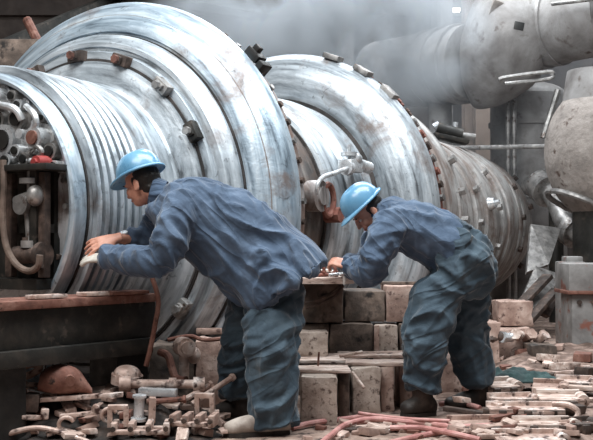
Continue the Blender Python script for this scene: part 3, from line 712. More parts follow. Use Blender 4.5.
def hand(mb, wrist, d, nrm, side, s=1.0, curl=0.35, spread=0.10, thick=1.0, thumb=0.6):
    """palm, four unequal bent fingers and a thumb from the palm's side; nrm points out of the palm, side towards the thumb"""
    d = V(d).normalized(); nrm = (V(nrm) - d * V(nrm).dot(d)).normalized(); sd = d.cross(nrm)
    if sd.dot(V(side)) < 0: sd = -sd
    P = lambda x, y, z: V(wrist) + (d * x + sd * y + nrm * z) * s
    tk = 0.014 * thick
    mb.loft([(P(-0.03, 0, 0), sd * 0.027 * s, nrm * 0.020 * s), (P(0.0, 0, 0), sd * 0.029 * s, nrm * 0.019 * s), (P(0.03, 0.002, 0.002), sd * 0.039 * s, nrm * 0.017 * s), (P(0.065, 0.002, 0.001), sd * 0.043 * s, nrm * tk * s), (P(0.092, 0, 0), sd * 0.040 * s, nrm * 0.011 * s)], 20, 4, 2.4)
    for y0, L, k in ((0.031, 0.072, 0.85), (0.010, 0.080, 1.0), (-0.011, 0.075, 1.08), (-0.031, 0.060, 1.2)):
        a = spread * y0 / 0.03
        pts = [P(0.070, y0 * 0.95, 0)]; x, y, z, an = 0.090, y0, 0.0, 0.10
        pts.append(P(x, y, z))
        for seg, b in ((0.45, curl * 0.8), (0.31, curl * 1.2), (0.24, curl * 0.8)):
            an += b * k
            x += L * seg * math.cos(an); z += L * seg * math.sin(an); y += L * seg * math.sin(a)
            pts.append(P(x, y, z))
        r = 0.0092 * thick
        mb.limb(pts, [r * s, r * s, r * 0.97 * s, r * 0.9 * s, r * 0.78 * s], 10, 3)
    mb.limb([P(0.015, 0.020, 0.004), P(0.040, 0.045, 0.012), P(0.066, 0.062 * (0.7 + thumb * 0.5), 0.024), P(0.092, 0.060 * (0.7 + thumb * 0.5), 0.034)], [0.016 * s, 0.0135 * s, 0.0105 * s * thick, 0.009 * s * thick], 10, 3)

def sec(px, py, D, dx, dy, h, hd, tilt=0.0):
    """torso or limb section across the image direction (dx,dy), half width h pixels, half depth hd metres"""
    L = math.hypot(dx, dy); c = W(px, py, D)
    a = W(px + dx / L * h, py + dy / L * h, D + tilt) - c
    return (c, a, V((0.0, hd, 0)))

def shrink(secs, k): return [(c, a * k, b * k) for c, a, b in secs]

def boot(ankle, toe, heel_back, m, root, org, name='boot', w=0.052, label=None):
    ankle, toe = V(ankle), V(toe)
    d = (toe - ankle); d.z = 0; Lf = d.length; d.normalize(); s = V((-d.y, d.x, 0))
    g = min(toe.z, ankle.z - 0.09)
    up = V((0, 0, 1)); A = V((ankle.x, ankle.y, g))
    mb = MB()
    mb.loft([(A - d * heel_back + up * 0.05, s * w * 0.55, up * 0.04), (A - d * heel_back * 0.7 + up * 0.055, s * w * 0.8, up * 0.052), (A + up * 0.06, s * w * 0.9, up * 0.058), (A + d * Lf * 0.45 + up * 0.058, s * w, up * 0.052), (A + d * Lf * 0.75 + up * 0.050, s * w * 1.05, up * 0.042), (A + d * Lf * 0.95 + up * 0.044, s * w * 0.85, up * 0.034), (A + d * Lf * 1.04 + up * 0.040, s * w * 0.45, up * 0.022)], 22, 4, 2.4)
    mb.limb([A + up * 0.08 - d * 0.01, A + up * 0.14, A + up * 0.22 - d * 0.005], [0.060, 0.060, 0.060], 16, 3)
    me = remesh(mb, 0.008, 3)
    for v in me.vertices: v.co += v.normal * 0.004 * noise.noise(v.co * 22)
    o = from_mesh(me, name, M[m], root, org)
    if label: tag(o, label)
    sm = MB()
    out = []
    for z in (0.0, 0.022):
        out.append([A + up * (z) + d * x + s * y for x, y in ((-heel_back * 1.02, 0), (-heel_back * 0.85, w * 0.75), (-0.01, w * 0.9), (Lf * 0.35, w * 0.88), (Lf * 0.72, w * 1.1), (Lf * 0.95, w * 0.85), (Lf * 1.06, 0), (Lf * 0.95, -w * 0.85), (Lf * 0.72, -w * 1.1), (Lf * 0.35, -w * 0.88), (-0.01, -w * 0.9), (-heel_back * 0.85, -w * 0.75))])
    sm.rings(out); so = sm.build('sole', M['sole'], o, org); so.location = (0, 0, 0)
    return o

def cuff(root, pts, r, th, m, org, name):
    a, b = V(pts[0]), V(pts[1])
    d = (b - a).normalized(); u = d.orthogonal().normalized(); w = d.cross(u)
    rs = []
    for c, rr in ((a, r), (a, r + th), (b, r + th), (b, r)):
        rs.append([c + (u * math.cos(t) + w * math.sin(t)) * rr for t in [2 * math.pi * k / 22 for k in range(22)]])
    MB().rings(rs, closed=True).build(name, M[m], root, org)

# ---- the near worker, bending to the left over the ribbed sleeve
org = V((W(270, 432, 5.3).x, 5.3, 0))
torso = [sec(160, 196, 5.42, .62, -.78, 19, 0.085), sec(170, 200, 5.42, .60, -.80, 26, 0.16), sec(186, 209, 5.41, .58, -.81, 35, 0.215), sec(210, 223, 5.40, .58, -.81, 41, 0.215), sec(238, 243, 5.38, .58, -.81, 45, 0.20), sec(262, 263, 5.37, .60, -.80, 46, 0.205), sec(280, 277, 5.345, .70, -.71, 46, 0.225), sec(290, 286, 5.335, .82, -.57, 43, 0.235)]
nsl = [W(183, 210, 5.25), W(172, 235, 5.17), W(161, 259, 5.16), W(140, 261, 5.24), W(124, 259, 5.34), W(108, 257, 5.41)]
fsl = [W(168, 208, 5.58), W(158, 226, 5.66), W(150, 240, 5.70), W(141, 241, 5.66), W(132, 240, 5.60)]
nleg = [sec(276, 282, 5.35, 1, 0.1, 27, 0.10), sec(274, 305, 5.30, 1, 0.05, 28, 0.125), sec(272, 345, 5.21, 1, 0, 25.5, 0.12), sec(273, 388, 5.19, 1, 0, 24, 0.112), sec(273, 413, 5.18, 1, 0, 24, 0.112), sec(273, 425, 5.18, 1, -.1, 24.5, 0.115)]
fleg = [sec(264, 276, 5.45, 1, 0.1, 30, 0.14), sec(252, 308, 5.50, 1, 0.1, 23, 0.12), sec(240, 345, 5.53, 1, 0.1, 18, 0.105), sec(238, 375, 5.56, 1, 0, 17, 0.10), sec(238, 397, 5.58, 1, 0, 17, 0.10)]
hd = head_frame(W(142, 181.5, 5.45), (-0.80, 0.42, -0.34), 0.0)
bm_ = MB()
bm_.loft(shrink(torso[:-1], 0.70)); bm_.loft(shrink(nleg, 0.6)); bm_.loft(shrink(fleg, 0.6))
bm_.limb(nsl[:5] + [W(107, 257.5, 5.41)], [0.06, 0.052, 0.046, 0.042, 0.033, 0.027]); bm_.limb(fsl + [W(119, 238.5, 5.51)], [0.06, 0.05, 0.045, 0.04, 0.033, 0.027])
bm_.limb([W(168, 202, 5.42), W(157, 193, 5.43), hd @ V((-0.02, 0, -0.06))], [0.075, 0.062, 0.055])
head_shapes(bm_, hd)
hand(bm_, W(116, 238.5, 5.50), (-1.0, -0.28, -0.27), (-0.1, 0.72, -0.70), (0.1, -1, -0.3), 1.12, 0.24, 0.2)
hand(bm_, W(107, 257.5, 5.41), (-1.0, 0.18, -0.04), (0.0, 0.5, -0.85), (-0.2, 1, 0.2), 0.92, 0.2, 0.05)
P1 = from_mesh(remesh(bm_, 0.0055, 2), 'person', M['skin'], None, org)
tag(P1, 'person in blue hard hat and loose blue work jacket leaning over the dark beam', 'person')
head_extras(P1, hd, org)
helmet(P1, hd @ Matrix.Translation(V((0.004, 0, 0.012))) @ Matrix.Rotation(0.02, 4, 'Y'), org, 'glossy sky-blue hard hat', 0.96)
jm = MB(); jm.loft(torso, 36, 6, 2.2)
jm.limb(nsl, [0.115, 0.094, 0.086, 0.075, 0.066, 0.060], 20, 6)
jm.limb(fsl, [0.105, 0.092, 0.084, 0.074, 0.062], 20, 6)
me = remesh(jm, 0.010, 6)
hem_c = W(283, 280, 5.36)
fold(me, 0.036, W(285, 290, 5.36) - W(185, 215, 5.3) + V((0, 0, -0.12)), 1.2, 6.5, 2, lambda p: 0.55 + 0.65 * max(0, min(1, (p.x + 0.45) / 0.3)))
fold(me, 0.012, W(285, 290, 5.36) - W(185, 215, 5.3) + V((0, 0, -0.4)), 1.6, 12, 5)
J = from_mesh(me, 'jacket', M['jacket'], P1, org)
cm = MB()
cu = (W(166, 181, 5.42) - W(158, 211, 5.42)); cc = W(159, 195, 5.425); cn = (W(150, 190, 5.43) - W(170, 200, 5.42)).normalized()
cm2 = MB().rings([[cc + cn * z + (cu.normalized() * math.cos(a) + V((0, 1, 0)) * math.sin(a)) * r for a in [2 * math.pi * k / 26 for k in range(26)]] for z, r in ((-0.03, 0.09), (0.02, 0.088), (0.045, 0.080), (0.045, 0.072), (0.0, 0.074))], cap=False)
cl = cm2.build('collar', M['collar'], J, org); cl.location = (0, 0, 0)
tm = MB(); tm.loft(nleg, 30, 6, 2.4); tm.loft(fleg, 30, 6, 2.4)
tm.loft([sec(258, 256, 5.37, .60, -.80, 38, 0.17), sec(272, 275, 5.38, .80, -.6, 34, 0.15), sec(275, 294, 5.36, 1, -.1, 27, 0.15)])
me = remesh(tm, 0.010, 6)
fold(me, 0.027, (1, 0.3, 0.55), 2.0, 8.5, 11, lambda p: 0.9)
fold(me, 0.012, (0.2, 0.2, 1), 2.0, 10.0, 4)
from_mesh(me, 'trousers', M['trousers'], P1, org)
boot(W(274, 414, 5.17), V((W(226, 437, 5.1).x, 5.10, 0)), 0.085, 'paleboot', P1, org, label='pale dusty boot')
boot(W(240, 398, 5.58), V((W(212, 420, 5.55).x, 5.60, 0)), 0.08, 'boot', P1, org, label='dark boot')
gm = MB(); hand(gm, W(107, 257.5, 5.41), (-1.0, 0.18, -0.04), (0.0, 0.5, -0.85), (-0.2, 1, 0.2), 0.98, 0.2, 0.05, 1.2)
gm.limb([W(112, 258, 5.395), W(106, 257.5, 5.41)], [0.040, 0.036])
tag(from_mesh(remesh(gm, 0.005, 2), 'glove', M['glove'], P1, org), 'pale work glove')
wa = W(125, 240, 5.575); wd = (W(118, 240.5, 5.54) - W(132, 240, 5.60)).normalized()
cuff(P1, [wa - wd * 0.014, wa + wd * 0.014], 0.034, 0.008, 'black', org, 'watch')
MB().cyl(wa + V((0, -0.02, 0.030)), wa + V((0, -0.028, 0.045)), 0.020, seg=16).build('watch_face', M['chrome'], P1, org)

# ---- the far worker, bending away to the left
org = V((W(450, 412, 5.8).x, 5.8, 0))
torso2 = [sec(374, 212, 5.95, .35, -.94, 11, 0.075), sec(383, 215, 5.93, .30, -.95, 17, 0.15), sec(396, 222, 5.90, .22, -.97, 23, 0.20), sec(416, 230, 5.88, .30, -.95, 27, 0.20), sec(437, 240, 5.86, .42, -.91, 27.5, 0.185), sec(453, 250, 5.84, .55, -.84, 27, 0.175)]
n2 = [W(391, 226, 5.74), W(378, 250, 5.68), W(371, 271, 5.72), W(360, 269, 5.80), W(351, 266, 5.90)]
f2 = [W(390, 222, 6.06), W(376, 244, 6.14), W(366, 262, 6.18), W(357, 264, 6.12), W(350, 262, 6.06)]
hips2 = [sec(440, 243, 5.85, .42, -.91, 26, 0.165), sec(453, 254, 5.83, .55, -.84, 31, 0.185), sec(459, 267, 5.82, .80, -.60, 37, 0.195), sec(456, 285, 5.82, 1, -.15, 38, 0.17), sec(452, 298, 5.82, 1, 0, 30, 0.13)]
nl2 = [sec(449, 266, 5.80, .9, -.4, 22, 0.11), sec(442, 284, 5.76, 1, -.1, 26, 0.13), sec(434, 307, 5.72, 1, 0.0, 25, 0.125), sec(426, 332, 5.70, 1, 0.15, 22.5, 0.118), sec(424, 360, 5.70, 1, 0.1, 20, 0.11), sec(424, 380, 5.71, 1, 0, 18.5, 0.105), sec(424, 390, 5.71, 1, 0, 16.5, 0.10)]
fl2 = [sec(468, 274, 5.90, 1, -.1, 26, 0.13), sec(467, 305, 5.92, 1, 0, 22, 0.12), sec(466, 332, 5.93, 1, 0, 20, 0.11), sec(472, 360, 5.93, 1, -.1, 19, 0.105), sec(476, 374, 5.93, 1, -.1, 17.5, 0.10), sec(477, 384, 5.93, 1, 0, 15.5, 0.095)]
hd2 = head_frame(W(367, 209.5, 5.93), (-0.70, -0.10, -0.66), 0.0)
bm_ = MB()
bm_.loft(shrink(torso2, 0.74)); bm_.loft(shrink(hips2, 0.66)); bm_.loft(shrink(nl2, 0.58)); bm_.loft(shrink(fl2, 0.58))
bm_.limb(n2, [0.06, 0.052, 0.046, 0.038, 0.028]); bm_.limb(f2, [0.06, 0.05, 0.045, 0.036, 0.028])
bm_.limb([W(384, 216, 5.93), W(377, 213, 5.93), hd2 @ V((-0.02, 0, -0.06))], [0.075, 0.062, 0.055])
head_shapes(bm_, hd2)
hand(bm_, W(349, 265.5, 5.91), (-0.85, 0.3, 0.25), (0, 0.6, -0.8), (-0.3, 1, 0.5), 1.0, 0.6, 0.08)
hand(bm_, W(349, 262, 6.06), (-0.9, -0.1, 0.05), (0, -0.3, -0.9), (-0.3, -1, 0.3), 1.0, 0.6, 0.08)
P2 = from_mesh(remesh(bm_, 0.0055, 2), 'person', M['skin'], None, org)
tag(P2, 'person in blue hard hat and overalls stooping with back turned beside the block wall', 'person')
head_extras(P2, hd2, org)
helmet(P2, hd2 @ Matrix.Translation(V((0.004, 0, 0.012))), org, 'pale blue hard hat tilted far forward', 0.90)
jm = MB(); jm.loft(torso2, 36, 6, 2.2); jm.loft(hips2[:2] and shrink(torso2[3:], 1.02), 30, 4, 2.2)
jm.limb(n2, [0.105, 0.092, 0.086, 0.074, 0.062], 20, 6); jm.limb(f2, [0.10, 0.09, 0.082, 0.072, 0.060], 20, 6)
me = remesh(jm, 0.010, 6)
fold(me, 0.022, W(450, 250, 5.8) - W(390, 222, 5.8) + V((0, 0, 0.1)), 1.6, 8.5, 21, lambda p: 0.8)
fold(me, 0.010, (0.35, 0, -1), 2.0, 10, 8)
J = from_mesh(me, 'jacket', M['jacket'], P2, org)
cu = (W(380, 202, 5.94) - W(372, 224, 5.94)); cc = W(376, 212, 5.945); cn = (W(366, 208, 5.94) - W(386, 216, 5.93)).normalized()
cl = MB().rings([[cc + cn * z + (cu.normalized() * math.cos(a) + V((0, 1, 0)) * math.sin(a)) * r for a in [2 * math.pi * k / 26 for k in range(26)]] for z, r in ((-0.03, 0.088), (0.02, 0.086), (0.035, 0.080), (0.035, 0.072), (0.0, 0.074))], cap=False).build('collar', M['collar'], J, org); cl.location = (0, 0, 0)
tm = MB(); tm.loft(hips2, 34, 6, 2.2); tm.loft(nl2, 30, 6, 2.4); tm.loft(fl2, 30, 6, 2.4)
me = remesh(tm, 0.010, 6)
fold(me, 0.027, (1, 0.2, -0.45), 1.9, 8.0, 31, lambda p: 0.9)
fold(me, 0.012, (0.2, 0.2, 1), 2.0, 10.0, 14)
from_mesh(me, 'trousers', M['trousers'], P2, org)
boot(W(422, 398, 5.71), V((W(402, 412, 5.71).x, 5.66, 0)), 0.085, 'boot', P2, org, label='dusty brown boot')
boot(W(479, 392, 5.93), V((W(446, 410, 5.9).x, 5.84, 0)), 0.085, 'boot', P2, org, label='dark boot')

# ------------------------------------------------------------------ block wall and ledge in the middle
def blk(px0, px1, D, z0, z1, depth, m, label, name='block', jit=0.008, rz=0.0, bev=0.012, group=None):
    a, b = W(px0, 240, D), W(px1, 240, D)
    w = b.x - a.x
    mb = MB().box((0, 0, (z1 - z0) / 2), (w, depth, z1 - z0), None, bev)
    bmesh.ops.subdivide_edges(mb.bm, edges=[e for e in mb.bm.edges if e.calc_length() > 0.05], cuts=3, use_grid_fill=True)
    mb.jitter(jit, 11, int(px0))
    o = mb.build(name, M[m]); o.location = ((a.x + b.x) / 2, D + depth / 2, z0); o.rotation_euler = (0, 0, rz)
    return tag(o, label, 'block', group)
blk(301, 337, 5.42, 0, 0.258, 0.34, 'block', 'largest pale rough block of the front row, just right of the pale boot')
blk(338.5, 350, 5.66, 0, 0.262, 0.3, 'sooty', 'narrow sooty block next to the largest block of the front row')
blk(351, 379, 5.78, 0, 0.262, 0.3, 'block', 'cracked pale block in the front row, second large one from the left', jit=0.014, rz=0.06)
blk(380.5, 394, 5.84, 0, 0.262, 0.3, 'brick', 'slim pinkish block standing upright in the front row beside the dark gap')
blk(399, 412, 5.98, 0, 0.262, 0.3, 'brick', 'block at the end of the front row, half hidden by the stooping person')
blk(292, 328, 6.02, 0.30, 0.446, 0.22, 'block', 'pale square block lying on the boards behind the bent person')
blk(330, 373, 6.42, 0, 0.462, 0.24, 'sooty', 'broad sooty block in the middle row under the dark opening')
blk(375, 398, 6.42, 0, 0.455, 0.24, 'block', 'block with a dark recess in the middle row')
blk(399.5, 425, 6.42, 0, 0.46, 0.24, 'sooty', 'middle row block hidden partly behind the knee of the stooping person')
blk(296, 343, 6.42, 0.47, 0.735, 0.4, 'sooty', 'dark board-faced block under the work ledge', jit=0.004)
blk(344.5, 385, 6.48, 0.47, 0.67, 0.4, 'sooty', 'upper row block with a soot-black top, left of the two')
blk(386, 428, 6.48, 0.47, 0.70, 0.4, 'brick', 'upper row block stained pink, right of the two')
blk(292, 329, 6.44, 0, 0.462, 0.3, 'sooty', 'low sooty block under the dark board-faced block')
blk(374, 379, 6.40, 0.0, 0.455, 0.02, 'brick', 'thin upright slat at the left of the block with the recess', name='slat', jit=0.002, bev=0.003)['category'] = 'slat'
for i, (px0, px1, D, dep, z, rz, m, l) in enumerate(((297, 350, 5.55, 0.22, 0.266, 0.03, 'wood', 'splintered pale board lying on the front row at its left'), (338, 408, 5.85, 0.20, 0.268, -0.04, 'wood', 'long pale board lying on the front row at its right'), (292, 345, 5.85, 0.36, 0.285, 0.0, 'wood', 'board under the pale square block'), (340, 415, 6.12, 0.24, 0.283, 0.05, 'scrap', 'narrow worn board lying along the foot of the middle row'))):
    a, b = W(px0, 240, D), W(px1, 240, D)
    mb = MB().box((0, 0, 0), (b.x - a.x, dep, 0.018), None, 0.003); bmesh.ops.subdivide_edges(mb.bm, edges=mb.bm.edges[:], cuts=3, use_grid_fill=True); mb.jitter(0.006, 12, i)
    o = mb.build('board', M[m]); o.location = ((a.x + b.x) / 2, D + dep / 2, z + 0.005); o.rotation_euler = (0, 0, rz); tag(o, l, 'board')
for i, (a, b, l) in enumerate((((352, 372, 5.72), (364, 388, 5.66), 'broken lath hanging over the cracked block'), ((340, 356, 5.95), (362, 352, 6.05), 'thin stick lying behind the splintered board'), ((318, 366, 5.6), (319, 352, 5.6), 'short upright nail-like rod standing on the splintered board'))):
    A_, B_ = W(*a), W(*b); c = (A_ + B_) / 2
    o = MB().cyl(A_ - c, B_ - c, 0.010 - 0.004 * (i == 2), seg=7).build('stick', M['wood' if i < 2 else 'rust']); o.location = c; tag(o, l, 'stick')
a, b = W(296, 280, 5.98), W(354, 280, 5.98)
mb = MB().box((0, 0, 0), (b.x - a.x, 0.62, 0.036), None, 0.004); mb.jitter(0.003, 9)
o = mb.build('work_ledge', M['wood']); o.location = ((a.x + b.x) / 2, 6.28, 0.755); tag(o, 'dusty work ledge board before the stooping person, with small tools on it', 'board')
for i, (px, py, D, l) in enumerate(((316, 270, 6.12, 'red clamp on the work ledge, nearer the bent person'), (327, 268, 6.18, 'red clamp on the work ledge under the lever pipe'))):
    o = MB().tube([(-0.05, 0, 0.012), (-0.05, 0, 0.06), (0.0, 0, 0.075), (0.05, 0, 0.06), (0.05, 0, 0.012)], 0.011, 8, 4).cyl((0.05, -0.03, 0.03), (0.05, 0.05, 0.03), 0.009).cyl((-0.06, 0, 0.012), (0.07, 0, 0.012), 0.012).build('clamp', M['redrust']); p = W(px, py, D); o.location = (p.x, p.y, 0.773); o.rotation_euler = (0, 0, 0.4 - 0.7 * i); tag(o, l, 'clamp')
o = MB().tube([(-0.07, 0.12, 0.03), (-0.02, 0.04, 0.035), (0.02, -0.05, 0.02), (0.05, -0.20, 0.012), (0.055, -0.325, 0.01), (0.056, -0.33, -0.035)], 0.010, 6, 4).build('wire', M['rag']); p = W(333, 272, 6.28); o.location = (p.x, p.y, 0.773); tag(o, 'white wire lying over the edge of the work ledge', 'wire')
o = MB().tube([(-0.10, 0, 0.01), (-0.04, 0.0, 0.015), (0.02, 0.01, 0.012), (0.06, 0, 0.012)], [0.009, 0.009, 0.012, 0.02], 8, 4).build('wrench', M['chrome']); p = W(343, 272, 6.15); o.location = (p.x, p.y, 0.776); o.rotation_euler = (0, 0, 0.5); tag(o, 'small wrench on the work ledge beside the hand', 'wrench')
for i, l in enumerate(('upper bent strip hanging below the work ledge', 'lower bent strip hanging below the work ledge')):
    o = MB().tube([W(300 + 6 * i, 304 + 4 * i, 6.36), W(318 + 4 * i, 300 + 3 * i, 6.3), W(333 + 3 * i, 292 + 3 * i, 6.33), W(340 + 3 * i, 286, 6.38)], 0.010, 7, 4).build('bent_strip', M['dark_scrap'], origin=W(320, 298, 6.33)); tag(o, l, 'strip')
o = MB().box((0, 0, 0), (0.34, 0.10, 0.02), None, 0.004).build('board', M['sooty']); o.location = W(405, 268, 6.75) ; o.location.z = 0.71; tag(o, 'thin bar lying on the upper row under the stooping person', 'bar')
# foundation blocks left of the bent person
blk(196, 246, 5.98, 0, 0.40, 0.3, 'brick', 'pink crumbling foundation block behind the legs of the bent person', jit=0.02)
blk(150, 194, 6.02, 0, 0.36, 0.3, 'sooty', 'sooty foundation block at the end of the dark beam', jit=0.02)
blk(196, 240, 6.35, 0.4, 0.44, 0.3, 'brick', 'thin slab under the lower flank of the big ring', jit=0.006)
# pink masonry on the right
for a in ((490, 530, 7.9, 0, 0.30, 0.3, 'brick', 'broad pink masonry block right of the trailing leg'), (488, 500, 7.75, 0, 0.36, 0.28, 'brick', 'narrow pink block hard against the trailing leg'), (499, 533, 8.1, 0.30, 0.50, 0.3, 'brick', 'crumbling pink block, topmost of the masonry beside the turbine tail'), (531, 556, 7.6, 0, 0.20, 0.3, 'sooty', 'low sooty block between the masonry and the cabinet'), (440, 470, 6.5, 0, 0.30, 0.3, 'brick', 'pink block seen between the legs of the stooping person')):
    blk(*a, jit=0.022)

# ------------------------------------------------------------------ heaps under the scrap
def mound(name, x0, x1, D0_, D1_, hf, m, label, nx=70, ny=50, seed=0):
    mb = MB(); vs = []
    for j in range(ny + 1):
        D = D0_ + (D1_ - D0_) * j / ny; row = []
        for i in range(nx + 1):
            px = x0 + (x1 - x0) * i / nx
            p = W(px, 240, D); n = noise.noise(V((p.x * 6, p.y * 6, seed))) + 0.6 * noise.noise(V((p.x * 15, p.y * 15, seed + 4)))
            e = min(i, nx - i, 8) / 8 * min(j, ny - j, 4) / 4
            row.append(mb.bm.verts.new((p.x, p.y, max(-0.01, (hf(px, D) + n * 0.022 + 0.01) * e - 0.01 * (1 - e)))))
        vs.append(row)
    for j in range(ny):
        for i in range(nx): mb.bm.faces.new((vs[j][i], vs[j][i + 1], vs[j + 1][i + 1], vs[j + 1][i]))
    return tag(mb.build(name, M[m], auto=80), label, 'rubble', kind='stuff')
S = lambda a, b, x: (lambda t: t * t * (3 - 2 * t))(max(0, min(1, (x - a) / (b - a))))
def hl_(px, D): return 0.15 * S(4.98, 5.35, D) * (1 - S(5.55, 5.8, D)) * (1 - 0.9 * S(150, 212, px))
def hr_(px, D): return 0.008 + 0.045 * S(5.0, 5.4, D) * S(495, 530, px) + 0.06 * S(6.2, 7.2, D) * S(470, 520, px)
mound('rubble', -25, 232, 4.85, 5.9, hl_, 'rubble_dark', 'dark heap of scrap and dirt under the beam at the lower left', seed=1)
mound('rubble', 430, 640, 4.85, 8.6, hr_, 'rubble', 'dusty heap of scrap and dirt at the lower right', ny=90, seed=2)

# ------------------------------------------------------------------ scrap pieces
def put(mb, name, m, loc, rot, label, cat, group=None):
    o = mb.build(name, M[m]); o.location = loc; o.rotation_euler = rot
    return tag(o, label, cat, group)
def gl(px, py, D): return W(px, py, D)

# lower left
o = MB().tube([gl(-14, 379, 5.30), gl(8, 378, 5.30), gl(26, 376, 5.29), gl(37, 371, 5.28), gl(39, 366, 5.28), gl(32, 364, 5.30), gl(22, 367, 5.32)], 0.020, 12, 6).build('hooked_pipe', M['brick'], origin=gl(20, 374, 5.3)); tag(o, 'pink pipe with a hooked end before the dark beam at the left edge', 'pipe')
o = MB().cyl(gl(-12, 383, 5.22), gl(44, 385, 5.22), 0.013, seg=10).cyl(gl(10, 383, 5.22), gl(15, 383, 5.22), 0.024, seg=10).cyl(gl(18, 383.5, 5.22), gl(22, 383.5, 5.22), 0.022, seg=8).build('rod', M['scrap'], origin=gl(20, 384, 5.22)); tag(o, 'pale rod with two nuts just below the hooked pipe', 'rod')
bk = thing('wire_tray', 'small dark wire tray standing on the scrap under the beam', 'tray', gl(59, 371, 5.38))
MB().box((0, 0, 0.01), (0.14, 0.10, 0.015)).build('bottom', M['black'], bk)
MB().tube([(-0.075, -0.05, 0.07), (0.075, -0.05, 0.085), (0.075, 0.05, 0.085), (-0.075, 0.05, 0.07)], 0.006, 6, 1, True).build('rim', M['dark_scrap'], bk)
for x in (-0.06, -0.02, 0.02, 0.06): MB().cyl((x, -0.05, 0.01), (x, -0.05, 0.075), 0.004, seg=6).build('wire', M['dark_scrap'], bk)
mb = MB().loft([(V((-0.13, 0, 0.03)), V((0, 0, 0.05)), V((0, 0.06, 0))), (V((-0.05, 0, 0.05)), V((0, 0, 0.075)), V((0, 0.08, 0))), (V((0.05, 0, 0.05)), V((0, 0, 0.065)), V((0, 0.08, 0))), (V((0.14, 0, 0.0)), V((0, 0, 0.02)), V((0, 0.05, 0)))], 18, 4).cyl((0.03, -0.075, 0.06), (0.03, -0.10, 0.06), 0.028, seg=14)
mb.jitter(0.012, 10); put(mb, 'bell_housing', 'rust', gl(64, 389, 5.2), (0, 0.1, 0.2), 'rounded rusty housing with a hole, biggest lump of the scrap at the left', 'housing')
put(MB().box((0, 0, 0), (0.42, 0.05, 0.022), None, 0.004), 'flat_bar', 'scrap', gl(82, 397, 5.16), (0, -0.05, 0.1), 'long flat bar lying below the rounded rusty housing', 'bar')
put(MB().box((0, 0, 0), (0.15, 0.10, 0.09), None, 0.008), 'iron_block', 'dark_scrap', gl(24, 402, 5.12), (0, 0.06, 0.2), 'dark iron block at the left edge below the pale rod', 'block')
put(MB().cyl((0, -0.04, 0), (0, 0.04, 0), 0.028, seg=16).cyl((0, -0.045, 0), (0, 0.045, 0), 0.016, seg=12), 'bushing', 'scrap', gl(3, 401, 5.1), (0, 0, 0.2), 'round bushing beside the dark iron block at the left edge', 'bushing')
o = MB().tube([gl(2, 436, 4.98), gl(18, 431, 4.99), gl(36, 428, 5.0), (gl(52, 430, 5.0)), gl(72, 436, 4.98), gl(92, 444, 4.95)], 0.014, 10, 6).build('curved_bar', M['scrap'], origin=gl(45, 431, 5.0)); tag(o, 'long curved bar arching along the bottom left edge', 'bar')
put(MB().box((0, 0, 0), (0.20, 0.035, 0.02), None, 0.004).box((0.09, 0, 0.02), (0.04, 0.05, 0.05), None, 0.006), 'lever_arm', 'scrap', gl(26, 417, 5.05), (0, 0.08, 0.25), 'short lever arm lying under the dark iron block', 'lever')
put(MB().box((0, 0, 0), (0.22, 0.04, 0.018), None, 0.003).cyl((0.07, -0.02, 0.02), (0.07, 0.03, 0.02), 0.02, seg=10), 'toothed_bar', 'scrap', gl(82, 414, 5.06), (0, -0.10, 0.1), 'pale bar with a knob under the long flat bar', 'bar')
for i, (px, py, D, l) in enumerate(((66, 424, 5.02, 'open ring hook low on the scrap between two bars'), (109, 415, 5.06, 'pale hook next to the upright sleeve'))):
    pts = [(0.035 * math.cos(a), 0, 0.035 * math.sin(a)) for a in [0.3 + 4.6 * k / 12 for k in range(13)]]
    put(MB().tube(pts, 0.010, 8, 2), 'hook', 'scrap', gl(px, py, D), (0.2, 0, 0.3), l, 'hook')
put(MB().ell((0, 0, 0.02), (0.075, 0.07, 0.05)).cyl((0, 0, -0.03), (0, 0, 0.02), 0.085, seg=20).cyl((-0.02, -0.06, 0.01), (-0.03, -0.085, 0.012), 0.022, seg=12), 'dome_cap', 'scrap', gl(127, 378, 5.40), (0.1, 0.1, 0), 'domed cap with a hole at the end of the long shaft', 'cap')
sf = MB().cyl((-0.22, 0, 0), (0.20, 0, 0), 0.024, seg=14).cyl((-0.24, 0, 0), (-0.18, 0, 0), 0.042, seg=14).cyl((0.02, 0, 0), (0.06, 0, 0), 0.034, seg=12).cyl((0.15, 0, 0), (0.21, 0, 0), 0.038, seg=12)
put(sf, 'shaft', 'scrap', gl(165, 384, 5.35), (0, 0.02, 0.12), 'long pale shaft lying across the scrap toward the bent person', 'shaft')
put(MB().box((0, 0, 0), (0.20, 0.06, 0.04), None, 0.006), 'steel_bar', 'chrome', gl(158, 392, 5.28), (0, 0.03, -0.1), 'bright steel bar just below the long pale shaft', 'bar')
put(MB().cyl((0, 0, -0.05), (0, 0, 0.06), 0.026, seg=18).cyl((0, 0, 0.06), (0, 0, 0.072), 0.036, seg=18).cyl((0, 0, -0.06), (0, 0, -0.045), 0.040, seg=18), 'upright_sleeve', 'chrome', gl(139, 409, 5.12), (0.05, 0.04, 0), 'bright upright sleeve standing in the scrap', 'sleeve')
put(MB().box((0, 0, 0), (0.035, 0.06, 0.13), None, 0.006), 'leaning_plate', 'brick', gl(152, 410, 5.12), (0, 0.05, 0.2), 'pink upright plate leaning at the bright sleeve', 'plate')
for i, (px, py, D, rz, l) in enumerate(((118, 417, 5.03, 0.1, 'C-shaped clamp left of the bright sleeve'), (205, 405, 5.2, -0.2, 'C-shaped clamp beside the dark boot of the bent person'))):
    put(MB().box((0, 0, 0.05), (0.10, 0.03, 0.025), None, 0.004).box((-0.04, 0, 0), (0.025, 0.03, 0.10), None, 0.004).box((0.04, 0, 0), (0.025, 0.03, 0.10), None, 0.004).cyl((0.02, 0, -0.03), (0.075, 0, -0.03), 0.008, seg=8), 'clamp', 'scrap', gl(px, py, D), (0.1, 0, rz), l, 'clamp')
